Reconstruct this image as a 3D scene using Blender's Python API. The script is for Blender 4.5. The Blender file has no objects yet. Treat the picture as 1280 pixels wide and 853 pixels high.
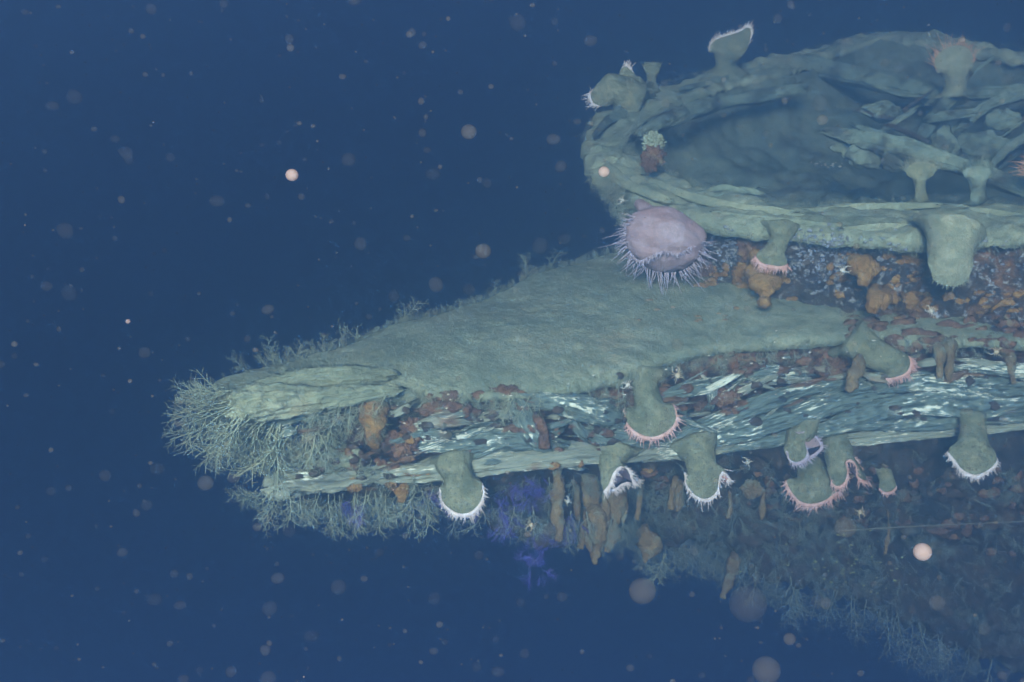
import bpy, math, random
import numpy as np
from mathutils import Vector, Matrix

random.seed(7)
RNG = np.random.default_rng(7)
SC = bpy.context.scene
COL = SC.collection
R = math.radians

# ------------------------------------------------------------------ camera
CAM_LOC = np.array([0.0, -5.0, 2.0])
PITCH = 22.0
FPX = 1545.0                      # focal length in pixels of a 1280 px wide frame
cam_d = bpy.data.cameras.new('camera')
cam = bpy.data.objects.new('camera', cam_d)
COL.objects.link(cam)
cam.location = CAM_LOC
cam.rotation_euler = (R(90 - PITCH), 0, 0)
cam_d.sensor_width = 36.0
cam_d.lens = FPX / 1280.0 * 36.0
cam_d.clip_start = 0.05
cam_d.clip_end = 500.0
SC.camera = cam

# ------------------------------------------------------------------ deep water all round
world = bpy.data.worlds.new('World')
SC.world = world
world.use_nodes = True
wn = world.node_tree
_s = wn.nodes.new('ShaderNodeSeparateXYZ'); _r = wn.nodes.new('ShaderNodeMapRange'); _m = wn.nodes.new('ShaderNodeMix')
_m.data_type = 'RGBA'
_r.inputs['From Min'].default_value = -0.7; _r.inputs['From Max'].default_value = 0.1
_m.inputs[6].default_value = (0.0038, 0.0128, 0.0425, 1); _m.inputs[7].default_value = (0.0024, 0.0062, 0.0350, 1)
_n = wn.nodes.new('ShaderNodeTexCoord')
wn.links.new(_n.outputs['Generated'], _s.inputs[0]); wn.links.new(_s.outputs['Z'], _r.inputs['Value'])
wn.links.new(_r.outputs[0], _m.inputs[0]); wn.links.new(_m.outputs[2], wn.nodes['Background'].inputs[0])
wn.nodes['Background'].inputs[1].default_value = 1.0

# ------------------------------------------------------------------ main light, from above and behind the viewer
SUN_STRENGTH = 5.0
sun_d = bpy.data.lights.new('sun', 'SUN')
sun_d.energy = SUN_STRENGTH
sun_d.angle = R(16)
sun_d.color = (1.0, 0.99, 0.72)
sun = bpy.data.objects.new('sun', sun_d)
COL.objects.link(sun)
SUN_DIR = Vector((0.16, 0.86, -0.46)).normalized()      # the way the light travels
sun.rotation_euler = SUN_DIR.to_track_quat('-Z', 'Y').to_euler()

SC.view_settings.view_transform = 'Standard'
SC.view_settings.look = 'None'
SC.view_settings.exposure = 3.48
SC.view_settings.gamma = 1.0
SC.view_settings.use_curve_mapping = False
SC.render.engine = 'CYCLES'
SC.cycles.use_denoising = True
SC.cycles.max_bounces = 4
SC.cycles.diffuse_bounces = 2
SC.cycles.glossy_bounces = 1
SC.cycles.transmission_bounces = 1
SC.cycles.volume_bounces = 1
SC.cycles.transparent_max_bounces = 24
SC.cycles.caustics_reflective = False
SC.cycles.caustics_refractive = False

# water: density per metre and the colour it scatters
HAZE_DENSITY = 0.275
HAZE_COLOR = (0.13, 0.28, 0.55, 1)

# ------------------------------------------------------------------ pixel rays -> points in the place
cp, sp_ = math.cos(R(PITCH)), math.sin(R(PITCH))
RIGHT = np.array([1.0, 0, 0])
FWD = np.array([0, cp, -sp_])
UP = np.array([0, sp_, cp])

def P(px, py, d):
    return CAM_LOC + d * (FWD + (px - 640.0) / FPX * RIGHT - (py - 426.5) / FPX * UP)

def onz(px, py, z=0.0):
    r = FWD + (px - 640.0) / FPX * RIGHT - (py - 426.5) / FPX * UP
    return CAM_LOC + r * ((z - CAM_LOC[2]) / r[2])

def depth_of(p):
    return float(np.dot(np.asarray(p) - CAM_LOC, FWD))

FRONT = np.array([(266, 500), (300, 508), (380, 498), (480, 487), (560, 486), (640, 488), (700, 481), (760, 466),
                  (820, 447), (880, 432), (960, 424), (1060, 416), (1150, 420), (1300, 424)], float)

def fd(px, py=None):
    """distance of the broken front face of the wreck at a column of the picture"""
    d = np.interp(px, [200, 300, 640, 760, 880, 1060, 1300], [4.75, 4.72, 4.87, 5.0, 5.2, 5.38, 5.38])
    if py is not None:
        d = d + (py - np.interp(px, FRONT[:, 0], FRONT[:, 1])) * 0.0013
    return float(d)

# ------------------------------------------------------------------ noise
def _hash(ix, iy, iz, seed):
    h = (ix.astype(np.int64) * 374761393 + iy.astype(np.int64) * 668265263 + iz.astype(np.int64) * 2147483647 + seed * 1274126177) & 0xFFFFFFFF
    h = ((h ^ (h >> 13)) * 1274126177) & 0xFFFFFFFF
    h = (h ^ (h >> 16)) & 0xFFFFFFFF
    h = (h * 2246822519) & 0xFFFFFFFF
    return ((h ^ (h >> 15)) & 0xFFFFFF) / float(0xFFFFFF) * 2 - 1

def vnoise(p, seed=0):
    p = np.asarray(p, float)
    i = np.floor(p); f = p - i; f = f * f * (3 - 2 * f)
    ix, iy, iz = i[..., 0], i[..., 1], i[..., 2]
    fx, fy, fz = f[..., 0], f[..., 1], f[..., 2]
    out = 0
    for dx in (0, 1):
        for dy in (0, 1):
            for dz in (0, 1):
                w = (fx if dx else 1 - fx) * (fy if dy else 1 - fy) * (fz if dz else 1 - fz)
                out = out + w * _hash(ix + dx, iy + dy, iz + dz, seed)
    return out

def fbm(p, freq=1.0, octv=4, seed=0, gain=0.5):
    p = np.asarray(p, float) * freq
    a, s = 1.0, 0
    for k in range(octv):
        s = s + a * vnoise(p + 17.3 * k, seed + k)
        p = p * 2.03; a *= gain
    return s

# ------------------------------------------------------------------ materials
MATS = {}
def new_mat(name):
    m = bpy.data.materials.new(name); m.use_nodes = True
    MATS[name] = m
    nt = m.node_tree
    return m, nt, nt.nodes['Principled BSDF']

def N(nt, t, **kw):
    n = nt.nodes.new(t)
    for k, v in kw.items():
        if k in n.inputs: n.inputs[k].default_value = v
        else: setattr(n, k, v)
    return n

def ramp(nt, src, stops):
    r = nt.nodes.new('ShaderNodeValToRGB')
    els = r.color_ramp.elements
    while len(els) < len(stops): els.new(0.5)
    for e, (p, c) in zip(els, stops):
        e.position = p
        e.color = (c[0], c[1], c[2], 1) if not isinstance(c, (int, float)) else (c, c, c, 1)
    nt.links.new(src, r.inputs[0])
    return r.outputs[0]

def mixc(nt, fac, a, b):
    m = nt.nodes.new('ShaderNodeMix'); m.data_type = 'RGBA'
    for s, i in ((fac, 0), (a, 6), (b, 7)):
        if hasattr(s, 'is_output'): nt.links.new(s, m.inputs[i])
        elif i == 0: m.inputs[0].default_value = s
        else: m.inputs[i].default_value = (*s, 1)
    return m.outputs[2]

def noise(nt, scale, detail=4, vec=None, rough=0.55):
    n = N(nt, 'ShaderNodeTexNoise', Scale=scale, Detail=detail, Roughness=rough)
    if vec is None:
        g = nt.nodes.new('ShaderNodeNewGeometry'); vec = g.outputs['Position']
    nt.links.new(vec, n.inputs['Vector'])
    return n.outputs['Fac']

def bump(nt, bs, h, strength, dist):
    b = N(nt, 'ShaderNodeBump', Strength=strength, Distance=dist)
    nt.links.new(h, b.inputs['Height']); nt.links.new(b.outputs[0], bs.inputs['Normal'])

def growth_mat(name, c1, c2, spot=None, spot_at=(0.60, 0.70), sc=7.0, spot2=None, fine=90.0, bstr=0.5, spot_sc=3.3):
    m, nt, bs = new_mat(name)
    col = ramp(nt, noise(nt, sc, 6), [(0.33, c1), (0.66, c2)])
    f = noise(nt, fine, 3)
    col = mixc(nt, ramp(nt, f, [(0.35, 0.0), (0.75, 0.45)]), col, tuple(0.55 * x for x in c1))
    md = noise(nt, fine * 0.30, 5, rough=0.7)
    col = mixc(nt, ramp(nt, md, [(0.40, 0.55), (0.58, 0.0)]), col, tuple(0.62 * x for x in c1))
    hl = noise(nt, fine * 2.1, 2)
    col = mixc(nt, ramp(nt, hl, [(0.62, 0.0), (0.75, 0.5)]), col, tuple(min(1.0, 1.35 * x) for x in c2))
    if spot is not None:
        s = noise(nt, spot_sc, 7, rough=0.68)
        col = mixc(nt, ramp(nt, s, [(spot_at[0], 0.0), (spot_at[1], 0.85)]), col, spot)
    if spot2 is not None:
        v = N(nt, 'ShaderNodeTexNoise', Scale=26.0, Detail=5.0, Roughness=0.75)
        g = nt.nodes.new('ShaderNodeNewGeometry'); nt.links.new(g.outputs['Position'], v.inputs['Vector'])
        col = mixc(nt, ramp(nt, v.outputs['Fac'], [(0.55, 0.0), (0.64, 0.8)]), col, spot2)
    nt.links.new(col, bs.inputs['Base Color'])
    bs.inputs['Roughness'].default_value = 0.95
    bs.inputs['Specular IOR Level'].default_value = 0.08
    mx = N(nt, 'ShaderNodeMath', operation='ADD'); nt.links.new(f, mx.inputs[0]); nt.links.new(md, mx.inputs[1])
    bump(nt, bs, mx.outputs[0], bstr, 0.014)
    return m

SED = growth_mat('sediment', (0.19, 0.235, 0.17), (0.395, 0.43, 0.31), spot=(0.30, 0.19, 0.09), spot_at=(0.60, 0.80), sc=3.0, bstr=0.7)
SED2 = growth_mat('shaded_silted_wood', (0.13, 0.18, 0.15), (0.25, 0.31, 0.24), spot=(0.04, 0.042, 0.04), spot_at=(0.50, 0.62), sc=6.0, spot_sc=5.0)  # dark blotches put the shade of recesses inside the ring into the colour
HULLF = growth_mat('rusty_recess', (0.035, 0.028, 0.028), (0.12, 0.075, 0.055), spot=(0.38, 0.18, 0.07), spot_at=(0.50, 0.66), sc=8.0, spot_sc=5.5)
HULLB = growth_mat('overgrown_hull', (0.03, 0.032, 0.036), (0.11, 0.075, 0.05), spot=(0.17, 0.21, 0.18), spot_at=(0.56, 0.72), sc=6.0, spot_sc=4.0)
WALL = growth_mat('crusted_bulwark', (0.028, 0.028, 0.032), (0.085, 0.065, 0.05), spot=(0.27, 0.14, 0.055), spot_at=(0.50, 0.64), sc=7.0, spot2=(0.36, 0.40, 0.46), spot_sc=3.0)
FLOOR = growth_mat('shaded_inner_silt', (0.09, 0.12, 0.095), (0.20, 0.235, 0.185), spot=(0.05, 0.045, 0.04), spot_at=(0.54, 0.66), sc=2.6, bstr=0.6)  # silt and blotches darkened in colour, standing in for dimmer light inside the ring
ANEM = growth_mat('anemone_column', (0.13, 0.155, 0.10), (0.29, 0.30, 0.195), spot=(0.07, 0.07, 0.055), spot_at=(0.64, 0.70), sc=11.0, spot_sc=42.0, fine=130.0, bstr=0.5)
def add_dots(m, scale, size, c):
    nt = m.node_tree; bs = nt.nodes['Principled BSDF']
    old = bs.inputs['Base Color'].links[0].from_socket
    g = nt.nodes.new('ShaderNodeNewGeometry'); v = N(nt, 'ShaderNodeTexVoronoi', Scale=scale)
    nt.links.new(g.outputs['Position'], v.inputs['Vector'])
    fac = ramp(nt, v.outputs['Distance'], [(size, 0.8), (size + .10, 0.0)])
    nt.links.new(mixc(nt, fac, old, c), bs.inputs['Base Color'])
    pale = noise(nt, 16.0, 5, rough=0.7)
    col = mixc(nt, ramp(nt, pale, [(0.58, 0.0), (0.70, 0.55)]), bs.inputs['Base Color'].links[0].from_socket, (0.40, 0.39, 0.28))
    nt.links.new(col, bs.inputs['Base Color'])
add_dots(ANEM, 62.0, 0.16, (0.05, 0.05, 0.04))
ANEM_P = growth_mat('pale_anemone_column', (0.21, 0.245, 0.175), (0.35, 0.36, 0.255), spot=(0.20, 0.20, 0.15), spot_at=(0.66, 0.72), sc=14.0, spot_sc=30.0, fine=120.0, bstr=0.6)
PINK = growth_mat('lilac_anemone_body', (0.33, 0.21, 0.22), (0.43, 0.36, 0.42), sc=7.0, fine=120.0, bstr=0.25)
DISC = growth_mat('anemone_disc', (0.35, 0.16, 0.14), (0.50, 0.27, 0.24), sc=20.0, fine=140.0, bstr=0.2)
DISC_D = growth_mat('dark_anemone_disc', (0.05, 0.04, 0.06), (0.12, 0.09, 0.11), sc=20.0, fine=140.0, bstr=0.2)
TENT_W = growth_mat('pale_tentacle', (0.58, 0.52, 0.55), (0.75, 0.70, 0.72), sc=30.0, fine=200.0, bstr=0.0)
TENT_P = growth_mat('pink_tentacle', (0.56, 0.30, 0.27), (0.72, 0.52, 0.50), sc=25.0, fine=200.0, bstr=0.0)
TENT_L = growth_mat('lilac_tentacle', (0.38, 0.32, 0.42), (0.52, 0.48, 0.58), sc=25.0, fine=200.0, bstr=0.0)
TENT_O = growth_mat('orange_tentacle', (0.48, 0.26, 0.15), (0.60, 0.36, 0.24), sc=25.0, fine=200.0, bstr=0.0)
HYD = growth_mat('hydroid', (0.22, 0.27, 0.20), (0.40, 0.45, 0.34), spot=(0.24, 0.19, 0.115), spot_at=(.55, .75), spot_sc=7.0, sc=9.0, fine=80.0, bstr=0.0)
HYD_D = growth_mat('shaded_hydroid', (0.16, 0.21, 0.19), (0.30, 0.35, 0.29), sc=6.0, fine=80.0, bstr=0.0)  # darker copy of the hydroid colour, shade under the hull painted in
PURP = growth_mat('violet_coral', (0.075, 0.06, 0.45), (0.16, 0.14, 0.60), spot=(0.20, 0.24, 0.24), spot_at=(0.56, 0.68), sc=14.0, spot_sc=9.0)
TAN = growth_mat('tan_sponge', (0.15, 0.105, 0.055), (0.28, 0.21, 0.105), spot=(0.20, 0.24, 0.19), spot_at=(0.52, 0.66), sc=14.0, fine=80.0, bstr=1.0, spot_sc=16.0)
ORANGE = growth_mat('orange_sponge', (0.21, 0.115, 0.04), (0.40, 0.25, 0.085), spot=(0.20, 0.22, 0.16), spot_at=(.6, .75), sc=16.0, fine=80.0, bstr=1.0, spot_sc=16.0)
RUST = growth_mat('rust_sponge', (0.10, 0.06, 0.045), (0.27, 0.14, 0.065), spot=(0.20, 0.23, 0.18), spot_at=(.56, .7), sc=14.0, fine=80.0, bstr=1.0, spot_sc=14.0)
CRAB = growth_mat('crab_shell', (0.50, 0.50, 0.46), (0.66, 0.65, 0.60), sc=40.0, fine=200.0, bstr=0.0)
CRAB_T = growth_mat('tan_crab_shell', (0.45, 0.38, 0.26), (0.58, 0.50, 0.36), sc=40.0, fine=200.0, bstr=0.0)
SHELL = growth_mat('pale_shell', (0.55, 0.58, 0.52), (0.75, 0.76, 0.70), sc=40.0, fine=200.0, bstr=0.2)
CRUST = growth_mat('bluish_crust', (0.15, 0.17, 0.24), (0.32, 0.36, 0.42), sc=30.0, fine=200.0, bstr=0.2)
YELL = growth_mat('yellow_green_speck', (0.22, 0.28, 0.09), (0.34, 0.38, 0.15), sc=40.0, fine=200.0, bstr=0.0)
ROPE = growth_mat('thin_line', (0.12, 0.13, 0.11), (0.20, 0.20, 0.17), sc=40.0, fine=300.0, bstr=0.0)

def wood_mat(name, dark, mid, pale, pale_at):
    m, nt, bs = new_mat(name)
    uv = nt.nodes.new('ShaderNodeUVMap')
    mp = N(nt, 'ShaderNodeMapping'); mp.inputs['Scale'].default_value = (20.0, 80.0, 1.0)
    nt.links.new(uv.outputs[0], mp.inputs[0])
    g = N(nt, 'ShaderNodeTexNoise', Scale=1.0, Detail=6.0, Roughness=0.65); nt.links.new(mp.outputs[0], g.inputs['Vector'])
    col = ramp(nt, g.outputs['Fac'], [(0.30, dark), (0.60, mid)])
    mp2 = N(nt, 'ShaderNodeMapping'); mp2.inputs['Scale'].default_value = (30.0, 190.0, 1.0); mp2.inputs['Location'].default_value = (3.1, 7.7, 0)
    nt.links.new(uv.outputs[0], mp2.inputs[0])
    g2 = N(nt, 'ShaderNodeTexNoise', Scale=1.0, Detail=4.0, Roughness=0.6); nt.links.new(mp2.outputs[0], g2.inputs['Vector'])
    patch = noise(nt, 5.0, 4)
    at = N(nt, 'ShaderNodeAttribute', attribute_name='ridge')
    mul0 = N(nt, 'ShaderNodeMath', operation='MULTIPLY'); nt.links.new(g2.outputs['Fac'], mul0.inputs[0]); nt.links.new(patch, mul0.inputs[1])
    mul = N(nt, 'ShaderNodeMath', operation='MULTIPLY'); nt.links.new(mul0.outputs[0], mul.inputs[0]); nt.links.new(at.outputs['Fac'], mul.inputs[1])
    col = mixc(nt, ramp(nt, at.outputs['Fac'], [(0.25, 0.75), (0.6, 0.0)]), col, tuple(0.5 * q for q in dark))
    col = mixc(nt, ramp(nt, mul.outputs[0], [(pale_at, 0.0), (pale_at + 0.05, 1.0)]), col, pale)
    rs = noise(nt, 4.1, 5)
    col = mixc(nt, ramp(nt, rs, [(0.60, 0.0), (0.72, 0.7)]), col, (0.22, 0.10, 0.045))
    nt.links.new(col, bs.inputs['Base Color'])
    bs.inputs['Roughness'].default_value = 0.85
    bs.inputs['Specular IOR Level'].default_value = 0.15
    bump(nt, bs, g.outputs['Fac'], 0.8, 0.012)
    return m
WOOD = wood_mat('weathered_wood', (0.035, 0.055, 0.055), (0.15, 0.205, 0.185), (0.66, 0.72, 0.62), 0.238)
WOOD_B = wood_mat('rust_stained_wood', (0.05, 0.035, 0.025), (0.20, 0.12, 0.065), (0.50, 0.50, 0.42), 0.29)
WOOD_S = wood_mat('silted_plank', (0.15, 0.18, 0.15), (0.28, 0.31, 0.245), (0.70, 0.75, 0.65), 0.262)

def snow_mat(name, c, vis):
    m, nt, bs = new_mat(name)
    out = nt.nodes['Material Output']
    d = N(nt, 'ShaderNodeBsdfDiffuse', Color=(*c, 1)); t = N(nt, 'ShaderNodeBsdfTranslucent', Color=(*c, 1))
    tr = N(nt, 'ShaderNodeBsdfTransparent')
    m1 = N(nt, 'ShaderNodeMixShader', Fac=0.5); m2 = N(nt, 'ShaderNodeMixShader', Fac=vis)
    nt.links.new(d.outputs[0], m1.inputs[1]); nt.links.new(t.outputs[0], m1.inputs[2])
    nt.links.new(tr.outputs[0], m2.inputs[1]); nt.links.new(m1.outputs[0], m2.inputs[2])
    nt.links.new(m2.outputs[0], out.inputs[0])
    nt.nodes.remove(bs)
    return m
SNOW = [snow_mat('snow_flake_faint', (0.13, 0.12, 0.12), 0.05), snow_mat('snow_flake', (0.16, 0.14, 0.125), 0.11), snow_mat('snow_flake_bright', (0.36, 0.27, 0.275), 0.45)]

# ------------------------------------------------------------------ mesh helpers
def mesh_obj(name, verts, faces, mat, parent=None, smooth=True, uv=None, seg_mats=None):
    me = bpy.data.meshes.new(name)
    verts = np.asarray(verts, float)
    if isinstance(faces, np.ndarray):
        n, k = faces.shape
        me.vertices.add(len(verts)); me.vertices.foreach_set('co', verts.ravel())
        me.loops.add(n * k); me.loops.foreach_set('vertex_index', faces.astype(np.int32).ravel())
        me.polygons.add(n); me.polygons.foreach_set('loop_start', np.arange(0, n * k, k, dtype=np.int32))
        me.polygons.foreach_set('loop_total', np.full(n, k, dtype=np.int32))
        me.update(calc_edges=True); me.validate()
    else:
        me.from_pydata([tuple(v) for v in verts], [], faces)
    if uv is not None:
        l = me.uv_layers.new(name='UVMap')
        vi = np.empty(len(me.loops), np.int32); me.loops.foreach_get('vertex_index', vi)
        l.data.foreach_set('uv', np.asarray(uv, float)[vi].ravel())
    if smooth: me.polygons.foreach_set('use_smooth', np.ones(len(me.polygons), bool))
    me.materials.append(mat)
    o = bpy.data.objects.new(name, me); COL.objects.link(o)
    if parent is not None: o.parent = parent; o.matrix_parent_inverse = Matrix.Translation(parent.location).inverted()
    return o

def tag(o, label, cat, group=None, kind=None):
    o['label'] = label; o['category'] = cat
    if group: o['group'] = group
    if kind: o['kind'] = kind
    return o

def thing(name, loc, label, cat, group=None):
    o = bpy.data.objects.new(name, None); COL.objects.link(o); o.location = tuple(loc)
    o.empty_display_size = 0.05
    return tag(o, label, cat, group)

def resample(pts, n):
    """smooth (Catmull-Rom) resampling of a polyline with any number of columns"""
    pts = np.asarray(pts, float)
    if len(pts) == 2: return pts[0] + (pts[1] - pts[0]) * np.linspace(0, 1, n)[:, None]
    seg = np.linalg.norm(np.diff(pts[:, :min(3, pts.shape[1])], axis=0), axis=1) + 1e-9
    t = np.concatenate([[0], np.cumsum(np.sqrt(seg))]); t /= t[-1]
    u = np.linspace(0, 1, n)
    ext = np.vstack([2 * pts[0] - pts[1], pts, 2 * pts[-1] - pts[-2]])
    k = np.clip(np.searchsorted(t, u, side='right') - 1, 0, len(pts) - 2)
    f = ((u - t[k]) / (t[k + 1] - t[k]))[:, None]
    p0, p1, p2, p3 = ext[k], ext[k + 1], ext[k + 2], ext[k + 3]
    return 0.5 * (2 * p1 + (p2 - p0) * f + (2 * p0 - 5 * p1 + 4 * p2 - p3) * f ** 2 + (3 * p1 - p0 - 3 * p2 + p3) * f ** 3)

def grid_normals(G, closed):
    du = np.gradient(G, axis=0)
    if closed: dv = (np.roll(G, -1, 1) - np.roll(G, 1, 1)) * 0.5
    else: dv = np.gradient(G, axis=1)
    n = np.cross(du, dv)
    return n / (np.linalg.norm(n, axis=2, keepdims=True) + 1e-12)

def grid_faces(n, m, closed):
    i = np.arange(n - 1)[:, None]; j = np.arange(m if closed else m - 1)[None]
    j2 = (j + 1) % m
    return np.stack([i * m + j, (i + 1) * m + j, (i + 1) * m + j2, i * m + j2], -1).reshape(-1, 4)

def loft(name, G, mat, parent=None, closed=False, disp=None, cap=True, uv=None):
    """grid of points (n,m,3) -> mesh; closed = each row is a loop. disp(points) pushes along the normal"""
    G = np.asarray(G, float)
    if disp is not None:
        G = G + grid_normals(G, closed) * disp(G)[..., None]
    n, m = G.shape[:2]
    V = G.reshape(-1, 3); F = grid_faces(n, m, closed)
    if closed and cap:
        c0, c1 = len(V), len(V) + 1
        V = np.vstack([V, G[0].mean(0), G[-1].mean(0)])
        j = np.arange(m); j2 = (j + 1) % m
        F = F.tolist() + np.stack([np.full(m, c0), j, j2], -1).tolist() + np.stack([np.full(m, c1), (n - 1) * m + j2, (n - 1) * m + j], -1).tolist()
        if uv is not None: uv = np.vstack([uv.reshape(-1, 2), uv[0, 0], uv[-1, 0]])
    elif uv is not None: uv = uv.reshape(-1, 2)
    return mesh_obj(name, V, F, mat, parent, uv=uv)

def slab(name, A, B, thick, mat, parent, n, m, disp, bulge=None, round_=0.5):
    """thick sheet between edge polylines A and B (resampled), top face rounded over at both edges"""
    A = resample(A, n); B = resample(B, n)
    s = np.linspace(0, 1, m)
    top = A[:, None] * (1 - s)[None, :, None] + B[:, None] * s[None, :, None]
    if bulge is not None: top[..., 2] += bulge(np.linspace(0, 1, n)[:, None], s[None])
    edge = thick * round_ * (1 - np.sqrt(np.clip(1 - (2 * np.abs(s - 0.5)) ** 8, 0, 1)))
    top[..., 2] -= edge[None]
    bot = top[:, ::-1].copy(); bot[..., 2] -= thick - 2 * edge[::-1][None] * 0.5
    return loft(name, np.concatenate([top, bot], 1), mat, parent, True, disp)

def tube_frames(path):
    t = np.gradient(path, axis=0); t /= np.linalg.norm(t, axis=1, keepdims=True) + 1e-12
    side = np.cross(t, FWD); side /= np.linalg.norm(side, axis=1, keepdims=True) + 1e-12
    dep = np.cross(side, t)
    sgn = np.sign((dep * FWD).sum(1, keepdims=True)); sgn[sgn == 0] = 1
    return t, side, dep * sgn

def timber(pts, mat, parent, name='timber', thick=0.7, seed=0, rough=1.0, square=3.0, n=None, splinter=True):
    """broken wood piece: pts = (px, py, depth offset, half width px); runs along them, grain along the length"""
    C = []
    for px, py, do, hw in pts:
        d = fd(px, py) + do if do < 3 else do
        C.append((*P(px, py, d), hw * d / FPX))
    C = np.array(C)
    L = np.linalg.norm(np.diff(C[:, :3], axis=0), axis=1).sum()
    n = n or max(24, int(L / 0.008)); m = 72 if C[:, 3].max() > .02 else 24
    Q = resample(C, n); path = Q[:, :3]; hw = np.maximum(Q[:, 3], 0.002)
    t, side, dep = tube_frames(path)
    a = np.linspace(0, 2 * math.pi, m, endpoint=False)
    ca, sa = np.cos(a), np.sin(a)
    e = 2.0 / square
    x = np.sign(ca) * np.abs(ca) ** e; y = np.sign(sa) * np.abs(sa) ** e
    u = np.linspace(0, L, n)
    gr = np.stack(np.broadcast_arrays(u[:, None] * 4.5, x[None] * 3.0 * (hw[:, None] / 0.05) + seed * 7.1, y[None] * 3.0 * (hw[:, None] / 0.05)), -1)
    f1 = fbm(gr, 1.0, 3, seed)
    f2 = 1 - 2 * np.abs(fbm(gr * np.array([1.0, 2.6, 2.6]), 1.0, 3, seed + 5))
    f3 = 1 - 2 * np.abs(fbm(gr * np.array([3.5, 6.5, 6.5]), 1.0, 2, seed + 6))
    ridge = 1 + rough * (0.22 * f1 + 0.15 * f2 + 0.07 * f3)
    rid = np.clip(0.5 + 0.35 * f2 + 0.25 * f3 + 0.2 * f1, 0, 1)
    endf = np.ones(n)
    if splinter:
        k = np.linspace(0, 1, n)
        endf = np.clip(np.minimum(k, 1 - k) / (0.03), 0, 1) ** 0.5 * 0.7 + 0.3
    wob = fbm(np.stack([u * 3, np.zeros(n) + seed, np.zeros(n)], -1), 1.0, 3, seed + 9)
    hwn = hw * (1 + 0.22 * rough * wob) * endf
    G = path[:, None] + side[:, None] * (x[None] * ridge * hwn[:, None])[..., None] + dep[:, None] * (y[None] * ridge * hwn[:, None] * thick)[..., None]
    uv = np.stack(np.broadcast_arrays(u[:, None], (np.arange(m) / m)[None] * 0.25 + seed * 0.37), -1)
    if splinter:                                          # ends break off at uneven lengths
        sp = 0.05 * fbm(np.stack([x * 2.0, y * 2.0, np.full(m, seed * 1.7)], -1), 1.6, 3, seed + 31)
        kk = np.linspace(-1, 1, n)
        G = G + t[:, None] * (np.sign(kk) * np.abs(kk) ** 5)[:, None, None] * sp[None, :, None]
    o = loft(name, G, mat, parent, True, uv=uv)
    at = o.data.attributes.new('ridge', 'FLOAT', 'POINT')
    at.data.foreach_set('value', np.concatenate([rid.ravel(), [0.5, 0.5]]))
    return o

def drip(name, pts, mat, parent=None, seed=0, lump=0.25, m=14, flat=0.8, root_in=0.0):
    """sagging sponge or strand: pts = (px, py, depth, radius px)"""
    if root_in: pts = [(pts[0][0], pts[0][1] - 2, pts[0][2] + root_in, pts[0][3] * .7)] + list(pts)
    C = np.array([(*P(a, b, d), r * d / FPX) for a, b, d, r in pts])
    L = np.linalg.norm(np.diff(C[:, :3], axis=0), axis=1).sum()
    n = max(14, int(L / 0.010))
    Q = resample(C, n); path = Q[:, :3]; r = np.maximum(Q[:, 3], 0.0012)
    t, side, dep = tube_frames(path)
    a = np.linspace(0, 2 * math.pi, m, endpoint=False)
    G = path[:, None] + side[:, None] * (np.cos(a)[None] * r[:, None])[..., None] + dep[:, None] * (np.sin(a)[None] * r[:, None] * flat)[..., None]
    r_ = 1 + lump * fbm(np.stack([np.arange(n) * .22, np.full(n, seed * 3.1), np.zeros(n)], -1), 1.0, 2, seed)[:, None]
    k = r_ + lump * fbm(G, 22.0, 3, seed) + lump * .5 * fbm(G, 70.0, 2, seed + 2)
    G = path[:, None] + (G - path[:, None]) * k[..., None]
    return loft(name, G, mat, parent, True)

_ICO = {}
def ico(sub):
    if sub not in _ICO:
        import bmesh
        bm = bmesh.new(); bmesh.ops.create_icosphere(bm, subdivisions=sub, radius=1.0)
        bm.verts.ensure_lookup_table()
        _ICO[sub] = (np.array([v.co[:] for v in bm.verts]), np.array([[v.index for v in f.verts] for f in bm.faces])); bm.free()
    return _ICO[sub]

def blob(name, px, py, d, rx, ry, mat, parent=None, rz=None, seed=0, amp=0.35, freq=2.2, sub=4):
    V, F = ico(sub)
    s = d / FPX
    rz = rz if rz is not None else min(rx, ry) * 0.45
    k = 1 + amp * fbm(V + seed * 3.7, freq, 4, seed)
    W = V * k[:, None]
    c = P(px, py, d)
    X = c + W[:, :1] * rx * s * RIGHT + W[:, 1:2] * ry * s * UP + W[:, 2:3] * rz * s * FWD
    return mesh_obj(name, X, F, mat, parent)

# =================================================================== THE WRECK
wreck = thing('shipwreck', P(640, 560, 5.2), 'broken wooden shipwreck coated in silt, its ledge pointing left', 'shipwreck')

BACK = [(258, 487), (280, 474), (330, 455), (420, 430), (500, 402), (580, 377), (650, 350), (720, 323), (785, 304), (870, 296), (1000, 298), (1300, 318)]
A_ = np.array([onz(*q) for q in BACK]); B_ = np.array([onz(*q) for q in FRONT])
def deck_disp(G):
    return 0.020 * fbm(G, 2.2, 3, 3) + 0.0055 * fbm(G, 17.0, 4, 4)
slab('deck_ledge', A_, B_, 0.055, SED, wreck, 340, 90, deck_disp, bulge=lambda u, s: 0.045 * np.sin(math.pi * np.clip(s, 0, 1)) * np.clip(u * 3, 0, 1))

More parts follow.
